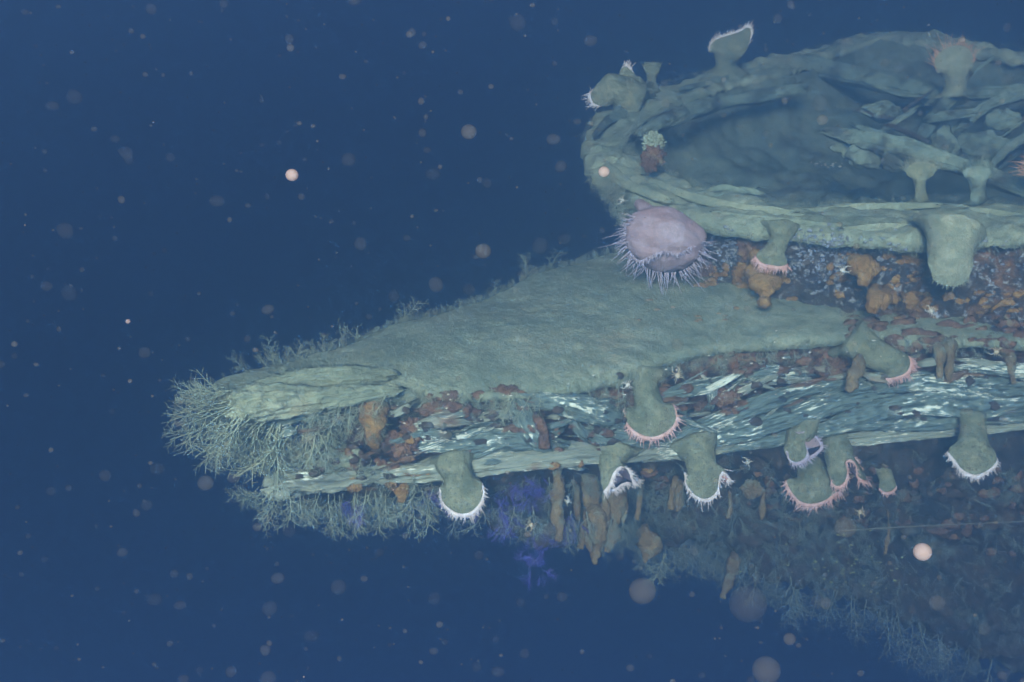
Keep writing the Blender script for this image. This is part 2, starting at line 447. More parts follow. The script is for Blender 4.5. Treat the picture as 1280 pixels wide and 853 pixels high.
# recessed face under the ledge, seen between the broken timbers
def front_line(dy, back, xs):
    out = []
    for x in xs:
        y = np.interp(x, FRONT[:, 0], FRONT[:, 1]) + dy(x)
        out.append(P(x, y, fd(x, y) + back))
    return np.array(out)
xs = np.array([390, 450, 520, 600, 680, 760, 840, 920, 1000, 1080, 1160, 1240, 1320], float)
hgt = lambda x: np.interp(x, [300, 500, 760, 900, 1060, 1300], [90, 100, 105, 125, 135, 85])
rows = []
for f, b in ((0.10, 0.16), (0.25, 0.16), (0.6, 0.16), (1.0, 0.17)):
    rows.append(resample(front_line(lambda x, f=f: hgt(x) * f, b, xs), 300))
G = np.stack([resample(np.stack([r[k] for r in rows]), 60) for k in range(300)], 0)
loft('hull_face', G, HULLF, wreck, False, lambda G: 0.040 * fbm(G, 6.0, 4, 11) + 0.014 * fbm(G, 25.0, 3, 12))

# hull turning under, dark and overgrown
top = [(360, 612), (450, 603), (550, 596), (650, 585), (760, 575), (880, 566), (1000, 556), (1130, 545), (1320, 532)]
low = [(380, 628), (450, 634), (550, 630), (640, 645), (740, 668), (830, 668), (900, 700), (1000, 728), (1100, 765), (1320, 868)]
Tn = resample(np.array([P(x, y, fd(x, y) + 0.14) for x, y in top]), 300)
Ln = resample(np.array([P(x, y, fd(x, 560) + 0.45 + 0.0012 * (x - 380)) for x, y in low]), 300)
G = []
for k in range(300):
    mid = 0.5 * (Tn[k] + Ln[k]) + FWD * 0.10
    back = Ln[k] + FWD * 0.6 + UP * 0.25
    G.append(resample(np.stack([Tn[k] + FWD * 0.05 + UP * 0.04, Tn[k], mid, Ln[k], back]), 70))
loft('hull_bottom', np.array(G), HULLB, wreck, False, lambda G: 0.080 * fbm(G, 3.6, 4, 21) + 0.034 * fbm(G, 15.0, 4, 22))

# cap rail round the hollow end
OUT = [(1330, 290, 5.33), (1200, 298, 5.45), (1100, 295, 5.55), (1000, 287, 5.68), (940, 282, 5.78), (880, 272, 5.88), (820, 255, 5.98), (775, 232, 6.1),
       (742, 205, 6.3), (731, 182, 6.5), (735, 160, 6.65), (755, 134, 6.85), (790, 120, 7.0), (850, 98, 7.15), (900, 86, 7.3), (960, 76, 7.5), (1020, 60, 7.7),
       (1090, 40, 8.0), (1150, 42, 8.2), (1220, 52, 8.3), (1330, 68, 8.4)]
INN = [(1330, 263, 5.62), (1200, 249, 5.78), (1100, 250, 5.88), (1000, 258, 5.92), (940, 252, 6.0), (880, 236, 6.12), (840, 217, 6.25), (805, 200, 6.4),
       (785, 193, 6.5), (778, 182, 6.6), (788, 166, 6.7), (808, 148, 6.85), (850, 124, 7.0), (890, 110, 7.15), (930, 99, 7.25), (970, 90, 7.4), (1025, 74, 7.6),
       (1090, 49, 7.9), (1150, 51, 8.1), (1220, 61, 8.2), (1330, 77, 8.3)]
RZ = [.36, .36, .36, .36, .36, .36, .37, .38, .40, .42, .44, .46, .48, .52, .54, .56, .58, .64, .66, .66, .66]     # height of the rail round the ring
O3 = np.array([onz(q[0], q[1], z) for q, z in zip(OUT, RZ)]); I3 = np.array([onz(q[0], q[1], z + .01) for q, z in zip(INN, RZ)])
slab('cap_rail', I3, O3, 0.060, SED, wreck, 460, 44, lambda G: 0.036 * fbm(G, 3.4, 4, 31) + 0.016 * fbm(G, 15.0, 4, 32))

# bulwark wall under the rail
base = [(1330, 428), (1200, 413), (1100, 404), (1000, 394), (940, 386), (880, 371), (830, 345), (800, 322), (785, 306), (785, 298), (790, 294), (800, 290), (820, 288)]
Oi = 0.72 * O3[:13] + 0.28 * I3[:13]; Oi[:, 2] -= 0.03
W0 = resample(Oi, 260); W1 = resample(np.array([onz(*q, -0.02) for q in base]), 260)
Gw = np.array([resample(np.stack([W0[k], 0.5 * (W0[k] + W1[k]) + FWD * 0.05, W1[k]]), 70) for k in range(260)])
loft('bulwark_wall', Gw, WALL, wreck, False, lambda G: 0.030 * fbm(G, 5.0, 4, 41) + 0.016 * fbm(G, 22.0, 4, 42))
# outer face of the far side of the ring
Ob = 0.5 * (O3[11:] + I3[11:]); Ob[:, 2] -= 0.04
W0 = resample(Ob, 160); W1 = W0 + np.array([0.12, -0.10, -0.55])
Gw = np.array([resample(np.stack([W0[k], 0.5 * (W0[k] + W1[k]) + np.array([0, 0.05, 0]), W1[k]]), 40) for k in range(160)])
loft('inner_wall', Gw, HULLB, wreck, False, lambda G: 0.03 * fbm(G, 4.0, 4, 45) + 0.015 * fbm(G, 14.0, 3, 46))  # dark hull colour used here to paint in the shade of the recess

# silt floor inside the ring
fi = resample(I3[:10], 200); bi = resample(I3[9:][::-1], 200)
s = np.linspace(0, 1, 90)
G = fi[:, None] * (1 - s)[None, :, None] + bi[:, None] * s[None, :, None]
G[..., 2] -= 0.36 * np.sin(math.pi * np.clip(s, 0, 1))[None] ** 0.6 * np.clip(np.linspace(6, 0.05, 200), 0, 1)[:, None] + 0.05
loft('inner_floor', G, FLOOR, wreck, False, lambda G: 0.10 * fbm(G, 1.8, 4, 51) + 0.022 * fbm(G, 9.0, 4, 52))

# ---- broken planks and timbers along the front (px, py, extra depth, half width px)
TIM = [
 ('plank', WOOD_S, [(470, 597, 0, 8), (560, 586, -.02, 10), (640, 577, -.03, 9), (720, 570, -.03, 8), (800, 565, -.02, 8), (850, 562, -.02, 5)], .8),
 ('plank', WOOD_S, [(800, 570, .01, 6), (870, 560, 0, 9), (930, 553, 0, 8), (985, 547, 0, 4)], .8),
 ('plank', WOOD_S, [(1055, 551, -.02, 8), (1110, 545, -.02, 9), (1180, 538, -.01, 8), (1250, 531, 0, 8), (1330, 523, 0, 7)], .9),
 ('plank', WOOD_S, [(335, 610, -.03, 5), (365, 604, -.04, 9), (410, 604, -.02, 7), (450, 597, .0, 8), (500, 585, .02, 5)], 1.7),
 ('plank', SED, [(283, 507, -.05, 9), (320, 506, -.05, 14), (380, 500, -.04, 12), (440, 494, -.03, 9), (500, 487, -.02, 6)], 1.2),
 ('timber', WOOD, [(318, 540, .02, 5), (350, 530, 0, 6), (390, 520, 0, 5), (420, 516, .02, 3)], .8),
 ('timber', WOOD, [(500, 560, 0, 8), (560, 554, -.02, 12), (620, 550, -.03, 15), (690, 553, -.03, 9), (720, 560, 0, 4)], .8),
 ('timber', WOOD, [(645, 505, 0, 12), (655, 525, -.02, 17), (668, 545, -.04, 20), (690, 560, -.03, 12), (720, 566, 0, 5)], .6),
 ('timber', WOOD, [(652, 500, 0, 8), (690, 503, -.04, 15), (730, 511, -.05, 17), (770, 524, -.03, 12), (795, 540, 0, 5)], .7),
 ('timber', WOOD, [(715, 520, -.01, 6), (722, 535, -.03, 10), (735, 550, -.02, 6)], .7),
 ('timber', WOOD, [(725, 535, 0, 6), (755, 544, -.03, 13), (790, 550, -.03, 12), (835, 552, -.01, 6)], .8),
 ('timber', WOOD_S, [(560, 525, .02, 5), (600, 520, .0, 9), (645, 518, 0, 7)], .8),
 ('timber', WOOD, [(510, 560, -.03, 6), (530, 555, -.04, 9), (560, 546, -.02, 7), (590, 540, .01, 4)], .9),
 ('timber', WOOD, [(828, 494, 0, 6), (850, 488, -.03, 11), (885, 482, -.03, 11), (908, 474, 0, 5)], .7),
 ('timber', WOOD, [(880, 478, -.02, 8), (890, 492, -.03, 10), (889, 508, -.01, 4)], .6),
 ('timber', WOOD, [(925, 474, .01, 4), (945, 466, -.02, 9), (972, 462, 0, 7), (985, 468, .02, 3)], .8),
 ('timber', WOOD, [(815, 560, 0, 5), (870, 535, -.03, 11), (920, 517, -.04, 12), (970, 498, -.03, 11), (1030, 482, 0, 8), (1085, 476, .02, 4)], .6),
 ('timber', WOOD, [(850, 556, -.01, 8), (910, 543, -.05, 16), (970, 527, -.06, 18), (1030, 508, -.05, 17), (1080, 497, -.03, 12), (1130, 492, 0, 6)], .55),
 ('timber', WOOD, [(880, 562, -.01, 5), (950, 553, -.04, 9), (1020, 540, -.05, 12), (1090, 528, -.05, 13), (1150, 524, -.02, 8)], .6),
 ('timber', WOOD, [(1030, 535, -.03, 8), (1090, 515, -.07, 17), (1160, 505, -.08, 20), (1230, 508, -.06, 16), (1330, 500, -.04, 12)], .55),
 ('timber', WOOD, [(1100, 535, -.04, 7), (1160, 528, -.06, 11), (1230, 521, -.05, 11), (1330, 514, -.02, 8)], .6),
 ('timber', WOOD, [(1080, 490, -.01, 6), (1130, 478, -.03, 13), (1190, 482, -.04, 13), (1250, 488, -.02, 10), (1330, 480, 0, 8)], .6),
 ('timber', WOOD, [(1190, 462, 0, 6), (1230, 460, -.03, 10), (1280, 465, -.03, 10), (1330, 460, 0, 7)], .7),
 ('timber', WOOD, [(1000, 497, .02, 4), (1040, 492, 0, 7), (1090, 480, 0, 5)], .7),
 ('timber', WOOD_S, [(915, 480, .03, 3), (960, 478, .0, 5), (1010, 474, .0, 4)], .7),
 ('plank', SED, [(318, 484, .05, 8), (370, 476, .08, 12), (430, 470, .10, 12), (490, 470, .14, 7)], .9),
 ('timber', WOOD, [(560, 566, .0, 3), (640, 562, -.02, 5), (740, 558, -.01, 4)], .8),
]
rgs = random.Random(77)
for i in range(150):                                      # loose splinters lying along the grain
    x = rgs.uniform(480, 1260) if i > 8 else rgs.uniform(300, 420)
    yf = np.interp(x, FRONT[:, 0], FRONT[:, 1]); y = yf + rgs.uniform(.25, .92) * hgt(x) if i > 8 else rgs.uniform(512, 545)
    L = rgs.uniform(12, 42); sl = rgs.gauss(-.16, .26); hw = rgs.uniform(1.2, 5.0); o = rgs.uniform(-.07, .04)
    TIM.append(('splinter', rgs.choice((WOOD, WOOD, WOOD_B, WOOD_S)), [(x - L, y - L * sl, o + .03, hw * .4), (x - L * .3, y - L * .3 * sl + rgs.uniform(-2, 2), o, hw), (x + L * .4, y + L * .4 * sl, o, hw * .9), (x + L, y + L * sl + rgs.uniform(-3, 3), o + .02, hw * .25)], 1.3))
for k, (nm, mt, pts, rg) in enumerate(TIM):
    if nm == 'timber': pts = [(a, b, c, h * .74) for a, b, c, h in pts]
    timber(pts, mt, wreck, nm, seed=k + 1, rough=rg * 1.6, thick=0.8 if nm == 'timber' else 1.1, square=3.0 if nm != 'splinter' else 4.0)

# ---- beams and debris inside the ring
BEAMS = [
 ('beam', SED2, [(1035, 166, 6.55, 5), (1080, 175, 6.45, 10), (1140, 191, 6.3, 11), (1200, 208, 6.15, 11), (1260, 230, 6.0, 10), (1330, 258, 5.9, 9)], 0.8),
 ('beam', SED2, [(985, 80, 8.8, 7), (1040, 90, 8.5, 9), (1100, 104, 8.2, 9), (1170, 118, 7.9, 8), (1200, 122, 7.8, 6)], 0.8),
 ('beam', SED2, [(1190, 120, 7.8, 7), (1250, 116, 7.8, 8), (1330, 117, 7.7, 8)], 0.8),
 ('plank', SED2, [(1178, 200, 6.6, 12), (1180, 178, 6.66, 13), (1182, 160, 6.7, 6)], 0.35),
 ('timber', SED2, [(1140, 185, 7.2, 4), (1165, 152, 7.5, 7), (1190, 118, 7.8, 6)], 0.8),
 ('timber', SED2, [(1160, 150, 7.4, 3), (1185, 145, 7.3, 5), (1215, 142, 7.2, 4)], 0.8),
 ('timber', SED2, [(1240, 205, 6.7, 4), (1265, 182, 6.9, 6), (1320, 150, 7.1, 6)], 0.8),
 ('timber', SED2, [(1200, 160, 7.3, 4), (1240, 130, 7.5, 5), (1320, 110, 7.7, 5)], 0.8),
 ('timber', SED2, [(1085, 138, 7.8, 5), (1105, 140, 7.8, 9), (1120, 142, 7.8, 6)], 0.8),
 ('plank', SED2, [(835, 238, 6.22, 2), (880, 251, 6.08, 4), (930, 262, 5.98, 4), (990, 270, 5.9, 2)], 0.6),
 ('splinter', SED2, [(878, 240, 6.2, 3), (905, 235, 6.15, 4), (930, 240, 6.12, 3)], 0.7),
 ('splinter', SED2, [(900, 245, 6.1, 3), (928, 238, 6.15, 4), (957, 243, 6.12, 2)], 0.7),
 ('splinter', SED2, [(890, 232, 6.25, 2), (915, 240, 6.15, 3), (945, 236, 6.15, 2)], 0.7),
]
BEAMS.append(('beam', SED2, [(798, 168, 7.0, 5), (840, 148, 7.3, 8), (890, 132, 7.6, 8), (945, 121, 7.85, 7), (1005, 112, 8.0, 5)], 0.7))
for i in range(15):
    x = rgs.uniform(1090, 1290); y = rgs.uniform(95, 225); L = rgs.uniform(14, 46); sl = rgs.choice((rgs.gauss(.25, .15), rgs.gauss(-.7, .3))); hw = rgs.uniform(1.2, 3.4)
    d = float(np.interp(y, [90, 230], [8.2, 6.5])) + rgs.uniform(-.1, .25)
    BEAMS.append(('timber', rgs.choice((SED2, SED2, HULLB)), [(x - L, y - L * sl, d + .05, hw * .85), (x, y + rgs.uniform(-3, 3), d, hw), (x + L, y + L * sl, d - .05, hw * .9)], .8))
RD = lambda x, y, z: depth_of(onz(x, y, z)) - .012
for z, hw, line in ((.385, 5, [(800, 218), (850, 242), (920, 259), (1000, 267)]), (.375, 4, [(890, 266), (960, 276), (1050, 281)]), (.375, 5, [(1005, 263), (1095, 259), (1175, 257)]),
                    (.37, 5, [(1055, 286), (1110, 284), (1150, 286)]), (.375, 5, [(1215, 262), (1260, 268), (1320, 276)]), (.40, 6, [(745, 196), (762, 216), (795, 236), (835, 251)]),
                    (.47, 6, [(742, 170), (760, 152), (790, 136), (832, 119)]), (.54, 4, [(850, 112), (920, 96), (1000, 76)]), (.60, 4, [(1010, 70), (1060, 56), (1110, 46)])):
    BEAMS.append(('plank', SED if z < .45 else SED2, [(x, y, RD(x, y, z), hw * (.6 if q in (0, len(line) - 1) else 1)) for q, (x, y) in enumerate(line)], .5))
for k, (nm, mt, pts, th) in enumerate(BEAMS):
    timber(pts, mt, wreck, nm, seed=60 + k, rough=1.2, thick=th, square=5.0)
for k, (a, b, d, r1, r2) in enumerate([(1090, 195, 6.45, 32, 16), (1060, 185, 6.55, 18, 12), (1120, 200, 6.35, 18, 14), (1230, 182, 7.1, 30, 17), (1255, 150, 7.4, 22, 13), (1215, 210, 6.8, 20, 10)]):
    blob('silt_lump', a, b, d, r1, r2, SED2, wreck, seed=80 + k, amp=0.28)
for k, (a, b, r1, r2) in enumerate([(395, 580, 26, 14), (430, 573, 22, 14), (372, 572, 16, 10), (455, 590, 18, 8)]):
    blob('silt_lump', a, b, fd(a, b) + .02, r1, r2, SED, wreck, seed=90 + k, amp=0.4, rz=14)


# =================================================================== where the wreck's surface is
from mathutils.bvhtree import BVHTree
def wreck_bvh():
    vs, fs, off = [], [], 0
    bpy.context.view_layer.update()
    for o in wreck.children:
        me = o.data; n = len(me.vertices)
        co = np.empty(n * 3); me.vertices.foreach_get('co', co); co = co.reshape(-1, 3)
        M = np.array(o.matrix_world); co = co @ M[:3, :3].T + M[:3, 3]
        vs += co.tolist(); fs += [tuple(i + off for i in p.vertices) for p in me.polygons]; off += n
    return BVHTree.FromPolygons(vs, fs)
BVH = wreck_bvh()
def surf(px, py, default=None, tol=0.6):
    r = FWD + (px - 640.0) / FPX * RIGHT - (py - 426.5) / FPX * UP
    h = BVH.ray_cast(Vector(CAM_LOC), Vector(r).normalized())
    if h[0] is None: return default
    d = depth_of(h[0])
    if default is not None and abs(d - default) > tol: return default
    return d
def skyline(px, y0, y1):
    y = y0
    while y < y1:
        d = surf(px, y)
        if d is not None: return y, d
        y += 1.0
    return y1, None

# =================================================================== ANEMONES
ANE = 'flytrap anemones on the wreck'
def ring(c, r, a, b, m, flat=1.0):
    t = np.arange(m) / m * 2 * math.pi
    return c + r * (-np.cos(t)[:, None] * a - flat * np.sin(t)[:, None] * b)

def unit(v): return v / (np.linalg.norm(v) + 1e-12)

def cone_batch(base, dirs, length, rad, bend=None, k=4, segs=3):
    """many tapering, slightly curved tentacles -> verts, quads"""
    n = len(base)
    dirs = dirs / (np.linalg.norm(dirs, axis=1, keepdims=True) + 1e-12)
    ref = np.where(np.abs(dirs[:, 2:3]) < 0.9, np.array([[0, 0, 1.0]]), np.array([[1.0, 0, 0]]))
    s1 = np.cross(dirs, ref); s1 /= np.linalg.norm(s1, axis=1, keepdims=True); s2 = np.cross(dirs, s1)
    V = []
    a = np.arange(k) / k * 2 * math.pi
    for j in range(segs + 1):
        u = j / segs
        c = base + dirs * (length * u)[:, None]
        if bend is not None: c = c + bend * (length * u * u)[:, None]
        r = rad * (1 - 0.8 * u)
        V.append(c[:, None] + r[:, None, None] * (np.cos(a)[None, :, None] * s1[:, None] + np.sin(a)[None, :, None] * s2[:, None]))
    V = np.stack(V, 1)                                  # n, segs+1, k, 3
    idx = np.arange(n * (segs + 1) * k).reshape(n, segs + 1, k)
    nx = np.roll(idx, -1, 2)
    F = np.stack([idx[:, :-1], nx[:, :-1], nx[:, 1:], idx[:, 1:]], -1).reshape(-1, 4)
    return V.reshape(-1, 3), F

def anemone(label, col, front, back, tent=TENT_W, tlen=8, body=ANEM, disc=DISC, name='anemone', depth=None, ntent=95, lip=0.035, seed=0, flat=0.8,
            each=False, band=True, group=ANE, bulge=0.0, trad=1.15, foot=1.75):
    """col = (px, py, r px) down the column; front / back = lips of the folded disc in pixels, left to right"""
    d = depth if depth is not None else surf(col[0][0], col[0][1], fd(col[0][0], col[0][1])) - 0.035
    s = d / FPX; m = 72
    base = P(col[0][0], col[0][1], d)
    root = thing(name, base, label, 'anemone', group)
    def lipline(pts, off):
        return np.array([P(q[0], q[1], d + off + (q[2] if len(q) > 2 else 0)) for q in pts])
    F3 = resample(lipline(front, -lip), m // 2 + 1); B3 = resample(lipline(back, lip), m // 2 + 1)
    loop = np.vstack([F3[:-1], B3[::-1][:-1]])
    loop = 0.25 * np.roll(loop, 1, 0) + 0.5 * loop + 0.25 * np.roll(loop, -1, 0)
    cs = [P(x, y, d + (.045, .015, -.01, -.02)[min(i, 3)]) for i, (x, y, r) in enumerate(col)] + [loop.mean(0)]
    rings = []
    for i, (x, y, r) in enumerate(col):
        t = unit(cs[min(i + 1, len(cs) - 1)] - cs[max(i - 1, 0)])
        a = F3[-1] - F3[0]; a = unit(a - t * np.dot(a, t)); b = np.cross(t, a)
        if np.dot(b, FWD) < 0: b = -b
        if i == 0:                                        # foot fairing into what it grows on
            rings.append(ring(cs[0] - t * r * s * .6 + FWD * .10, r * s * foot, a, b, m, .03))
            rings.append(ring(cs[0] - t * r * s * .2 + FWD * .055, r * s * (foot * .5 + .62), a, b, m, .30))
        rings.append(ring(cs[i], r * s * (1.0 if i == 0 else 1), a, b, m, flat))
    last = rings[-1]
    sh = last * 0.42 + loop * 0.58
    c_sh = sh.mean(0); sh = c_sh + (sh - c_sh) * (1.10 + bulge)
    rings += [sh, loop]
    K = np.stack(rings)
    G = np.stack([resample(K[:, j], 46) for j in range(m)], 1)
    G = G + grid_normals(G, True) * (0.009 * fbm(G, 9.0, 5, seed) + 0.005 * fbm(G, 45.0, 3, seed + 3))[..., None] * np.linspace(1, 0, 46)[:, None, None]
    loft('column', G, body, root, True, cap=False)
    cen = loop.mean(0); neck = cs[len(col) - 1]
    ctr = cen * 0.72 + neck * 0.28
    D = np.stack([loop * (1 - k) + ctr * k + (neck - cen) * 0.18 * math.sin(math.pi * k * 0.9) for k in (0.0, 0.12, 0.3, 0.55, 0.8, 0.97)])
    loft('oral_disc', D, disc, root, True)
    tang = G[-1] - G[-4]
    tang /= np.linalg.norm(tang, axis=1, keepdims=True)
    if band:                                              # pale swollen margin
        gt = np.gradient(np.vstack([loop[-1:], loop, loop[:1]]), axis=0)[1:-1]; gt /= np.linalg.norm(gt, axis=1, keepdims=True) + 1e-12
        nn = np.cross(gt, tang)
        aa = np.arange(8) / 8 * 2 * math.pi
        T = loop[:, None] + (0.0078 * (np.cos(aa)[None, :, None] * tang[:, None] * 1.15 + np.sin(aa)[None, :, None] * nn[:, None] * 0.8))
        T = np.vstack([T, T[:1]])
        loft('margin', T, tent, root, True, cap=False)
    rg = np.random.default_rng(100 + seed)
    if ntent:
        q = (np.arange(ntent * 2) / (ntent * 2) * m + rg.uniform(-.3, .3, ntent * 2)) % m
        i0 = q.astype(int) % m; f = (q - np.floor(q))[:, None]
        b_ = loop[i0] * (1 - f) + loop[(i0 + 1) % m] * f
        t_ = tang[i0]
        outw = b_ - cen; outw /= np.linalg.norm(outw, axis=1, keepdims=True) + 1e-12
        dr = t_ + 0.35 * outw + rg.normal(0, .28, (len(b_), 3))
        ln = tlen * 1.3 * s * rg.uniform(.35, 1.3, len(b_))
        rd = np.full(len(b_), trad * s)
        if each:
            for k in range(len(b_)):
                V, Fc = cone_batch(b_[k:k+1], dr[k:k+1], ln[k:k+1], rd[k:k+1], rg.normal(0, .3, (1, 3)), 5, 5)
                mesh_obj('tentacle', V, Fc, tent, root)
        else:
            V, Fc = cone_batch(b_, dr, ln, rd, rg.normal(0, .25, (len(b_), 3)), 4, 3)
            mesh_obj('tentacle_fringe', V, Fc, tent, root)['kind'] = 'stuff'
    return root

anemone('round-lipped grey-green anemone hanging under the plank, leftmost of the hanging ones', [(568, 578, 26), (570, 588, 20), (574, 600, 19)],
        [(550, 612), (553, 628), (564, 640), (580, 645), (595, 638), (604, 622), (603, 604)], [(552, 608), (556, 622), (566, 632), (580, 636), (592, 630), (600, 618), (600, 602)], seed=1, tent=TENT_W, tlen=6)
anemone('large olive anemone hanging in front of the splintered timbers, its lip pink', [(807, 470, 24), (807, 484, 17), (811, 505, 19)],
        [(780, 512), (783, 530), (796, 543), (815, 549), (835, 541), (846, 526), (842, 505)], [(782, 508), (787, 524), (798, 535), (815, 540), (832, 533), (841, 520), (839, 504)], seed=2, tent=TENT_P, tlen=7)
anemone('anemone with white arched mouth and dark inner tentacles hanging under the plank', [(768, 562, 24), (762, 574, 17), (763, 584, 15)],
        [(755, 617), (763, 607), (769, 592), (777, 584), (785, 588), (790, 600), (794, 607)], [(757, 612), (768, 612), (776, 606), (784, 603), (791, 600), (796, 600), (797, 596)], seed=3, tent=TENT_W, disc=DISC_D, tlen=6)
anemone('spotted anemone with scalloped fringe and curled right lip below the plank', [(868, 558, 34), (874, 570, 21), (877, 584, 20)],
        [(856, 592), (859, 608), (870, 622), (884, 626), (897, 616), (899, 600), (904, 591), (911, 598), (908, 606)], [(858, 588), (862, 602), (872, 614), (884, 617), (893, 610), (895, 598), (900, 586), (907, 590), (907, 600)], seed=4, tent=TENT_W, tlen=7, ntent=66)
anemone('curled anemone with an S-shaped lip and purple disc, above two others', [(1003, 535, 22), (998, 545, 18), (996, 553, 17)],
        [(983, 563), (986, 574), (996, 580), (1008, 574), (1009, 563), (1003, 552), (1001, 543), (1008, 539)], [(985, 560), (990, 570), (1000, 576), (1012, 572), (1027, 560), (1022, 549), (1014, 541), (1010, 538)], seed=5, tent=TENT_L, disc=PINK, tlen=5, depth=fd(1003, 535) - .10)
anemone('broad greenish anemone with a red disc at its left, lowest of three clustered ones', [(1012, 580, 18), (1015, 588, 20), (1018, 597, 22)],
        [(981, 602), (988, 616), (1000, 629), (1015, 632), (1032, 627), (1042, 619), (1052, 615)], [(984, 598), (994, 606), (1003, 620), (1018, 624), (1032, 619), (1041, 612), (1050, 612)], seed=6, tent=TENT_P, tlen=7, depth=fd(1012, 580) + .05)
anemone('anemone with a lip curled into a hook, right of the clustered three', [(1045, 548, 20), (1047, 560, 19), (1050, 575, 18)],
        [(1037, 590), (1040, 604), (1048, 610), (1057, 604), (1060, 590), (1056, 580), (1062, 576), (1070, 582), (1071, 596), (1084, 606)], [(1040, 584), (1044, 594), (1050, 598), (1055, 592), (1054, 582), (1055, 576), (1062, 572), (1072, 578), (1077, 592), (1086, 602)], seed=7, tent=TENT_P, disc=DISC_D, tlen=6, depth=fd(1045, 548) - .02)
anemone('wide fan-shaped anemone with white left lip hanging at the far right', [(1214, 520, 18), (1216, 535, 16), (1216, 552, 19)],
        [(1183, 566), (1193, 577), (1203, 590), (1220, 596), (1236, 589), (1249, 577)], [(1187, 563), (1198, 571), (1208, 581), (1222, 586), (1236, 580), (1245, 571)], seed=8, tent=TENT_W, tlen=5)
anemone('grey anemone stretched sideways to the right, pink fringe at its tip', [(1068, 425, 24), (1085, 437, 20), (1102, 447, 18), (1114, 452, 17)],
        [(1137, 447), (1139, 457), (1134, 467), (1120, 473), (1104, 474)], [(1133, 444), (1134, 454), (1128, 462), (1117, 467), (1103, 470)], seed=9, tent=TENT_P, tlen=8, depth=surf(1068, 425, fd(1068, 425)) - .03, foot=1.3)
anemone('small pale anemone on a slender stalk hanging below the rail, beside yellow sponge', [(975, 285, 22), (975, 297, 13), (969, 312, 13)],
        [(943, 322), (952, 331), (964, 334), (976, 335), (985, 332)], [(946, 319), (955, 322), (966, 325), (977, 328), (984, 331)], seed=10, tent=TENT_P, tlen=6, depth=5.62)
anemone('thick fuzzy barrel-shaped anemone hanging from the rail at the right', [(1192, 288, 38), (1190, 302, 31), (1188, 318, 28)],
        [(1163, 338), (1170, 352), (1189, 358), (1207, 352), (1214, 338)], [(1164, 334), (1172, 350), (1189, 355), (1206, 350), (1213, 334)], seed=11, body=ANEM_P, disc=ANEM_P, tent=ANEM_P, tlen=4, ntent=26, depth=5.36, flat=0.9, lip=0.075, band=False, foot=1.15)
anemone('mushroom-shaped anemone standing on the far rail, white fringe on its right', [(907, 92, 24), (907, 82, 13), (908, 72, 16)],
        [(886, 66), (890, 52), (905, 45), (922, 40), (936, 33), (939, 42), (935, 60)], [(889, 60), (894, 50), (907, 46), (922, 43), (934, 37), (936, 45), (932, 58)], seed=12, tlen=5, depth=surf(907, 92, 8.3, 1.5) - .04, ntent=50)
anemone('upright anemone with orange-tinged fringe on the inner beam, at upper right', [(1192, 118, 17), (1194, 105, 14), (1194, 92, 17)],
        [(1172, 92), (1168, 76), (1178, 63), (1194, 57), (1210, 60), (1217, 75), (1212, 92)], [(1175, 88), (1172, 76), (1181, 67), (1195, 62), (1208, 65), (1213, 76), (1209, 88)], seed=13, tent=TENT_O, body=ANEM_P, tlen=11, depth=surf(1192, 119, 7.8, .6) - .08, ntent=46, band=False, trad=.8)
anemone('lumpy silted anemone on the rail corner with its white mouth facing left', [(795, 128, 26), (778, 118, 24), (764, 112, 20)],
        [(741, 112), (737, 120), (741, 130), (752, 133)], [(747, 110), (752, 115), (756, 123), (756, 131)], seed=14, tent=TENT_W, tlen=6, depth=surf(795, 130, 7.6, 1.0) - .10, ntent=30, disc=PINK)
anemone('small anemone with white bristles pointing up from the rail corner', [(790, 112, 20), (786, 103, 17), (784, 96, 12)],
        [(778, 84), (783, 82), (788, 86), (792, 92)], [(780, 85), (784, 84), (788, 88), (791, 93)], seed=15, tent=TENT_W, tlen=6, depth=surf(795, 130, 7.6, 1.0) - .03, ntent=22)
anemone('tiny cup-shaped anemone standing on the rail between two larger ones', [(813, 112, 12), (814, 101, 6), (815, 94, 7)],
        [(804, 84), (810, 81), (820, 81), (826, 84)], [(805, 83), (811, 80), (820, 80), (825, 83)], seed=16, body=ANEM, disc=ANEM, tent=ANEM, tlen=4, depth=surf(813, 116, 7.8, 1.0) - .03, ntent=20)
anemone('pale bushy anemone on a short stalk behind the front rail at the right', [(1150, 250, 10), (1150, 238, 7), (1150, 226, 9)],
        [(1132, 216), (1136, 208), (1150, 204), (1166, 208), (1170, 217)], [(1134, 213), (1140, 208), (1150, 206), (1163, 208), (1168, 214)], seed=17, body=ANEM, disc=ANEM, tent=ANEM_P, tlen=8, depth=5.98, ntent=110, band=False, trad=.8)
anemone('dull bushy anemone under the diagonal beam at the right', [(1222, 250, 11), (1222, 238, 9), (1222, 226, 11)],
        [(1203, 218), (1210, 210), (1222, 207), (1236, 210), (1243, 220)], [(1206, 215), (1212, 210), (1222, 208), (1233, 211), (1240, 217)], seed=18, body=SED2, tent=SED2, disc=SED2, tlen=8, depth=5.9, ntent=110, band=False, trad=.8)
anemone('small dim anemone with pink tip hanging right of the clustered ones', [(1098, 575, 12), (1104, 588, 10), (1108, 598, 9)],
        [(1099, 612), (1106, 617), (1114, 616), (1121, 610)], [(1101, 608), (1107, 611), (1114, 611), (1119, 607)], seed=19, tent=TENT_P, tlen=4, depth=fd(1098, 575) + .22, ntent=18)
anemone('orange-fringed anemone cut off by the right edge of the view', [(1318, 235, 14), (1316, 222, 12), (1312, 214, 15)],
        [(1289, 226), (1285, 214), (1290, 202), (1304, 196)], [(1294, 222), (1291, 213), (1295, 205), (1305, 200)], seed=20, tent=TENT_O, tlen=12, depth=5.75, ntent=40, band=False, trad=.8)

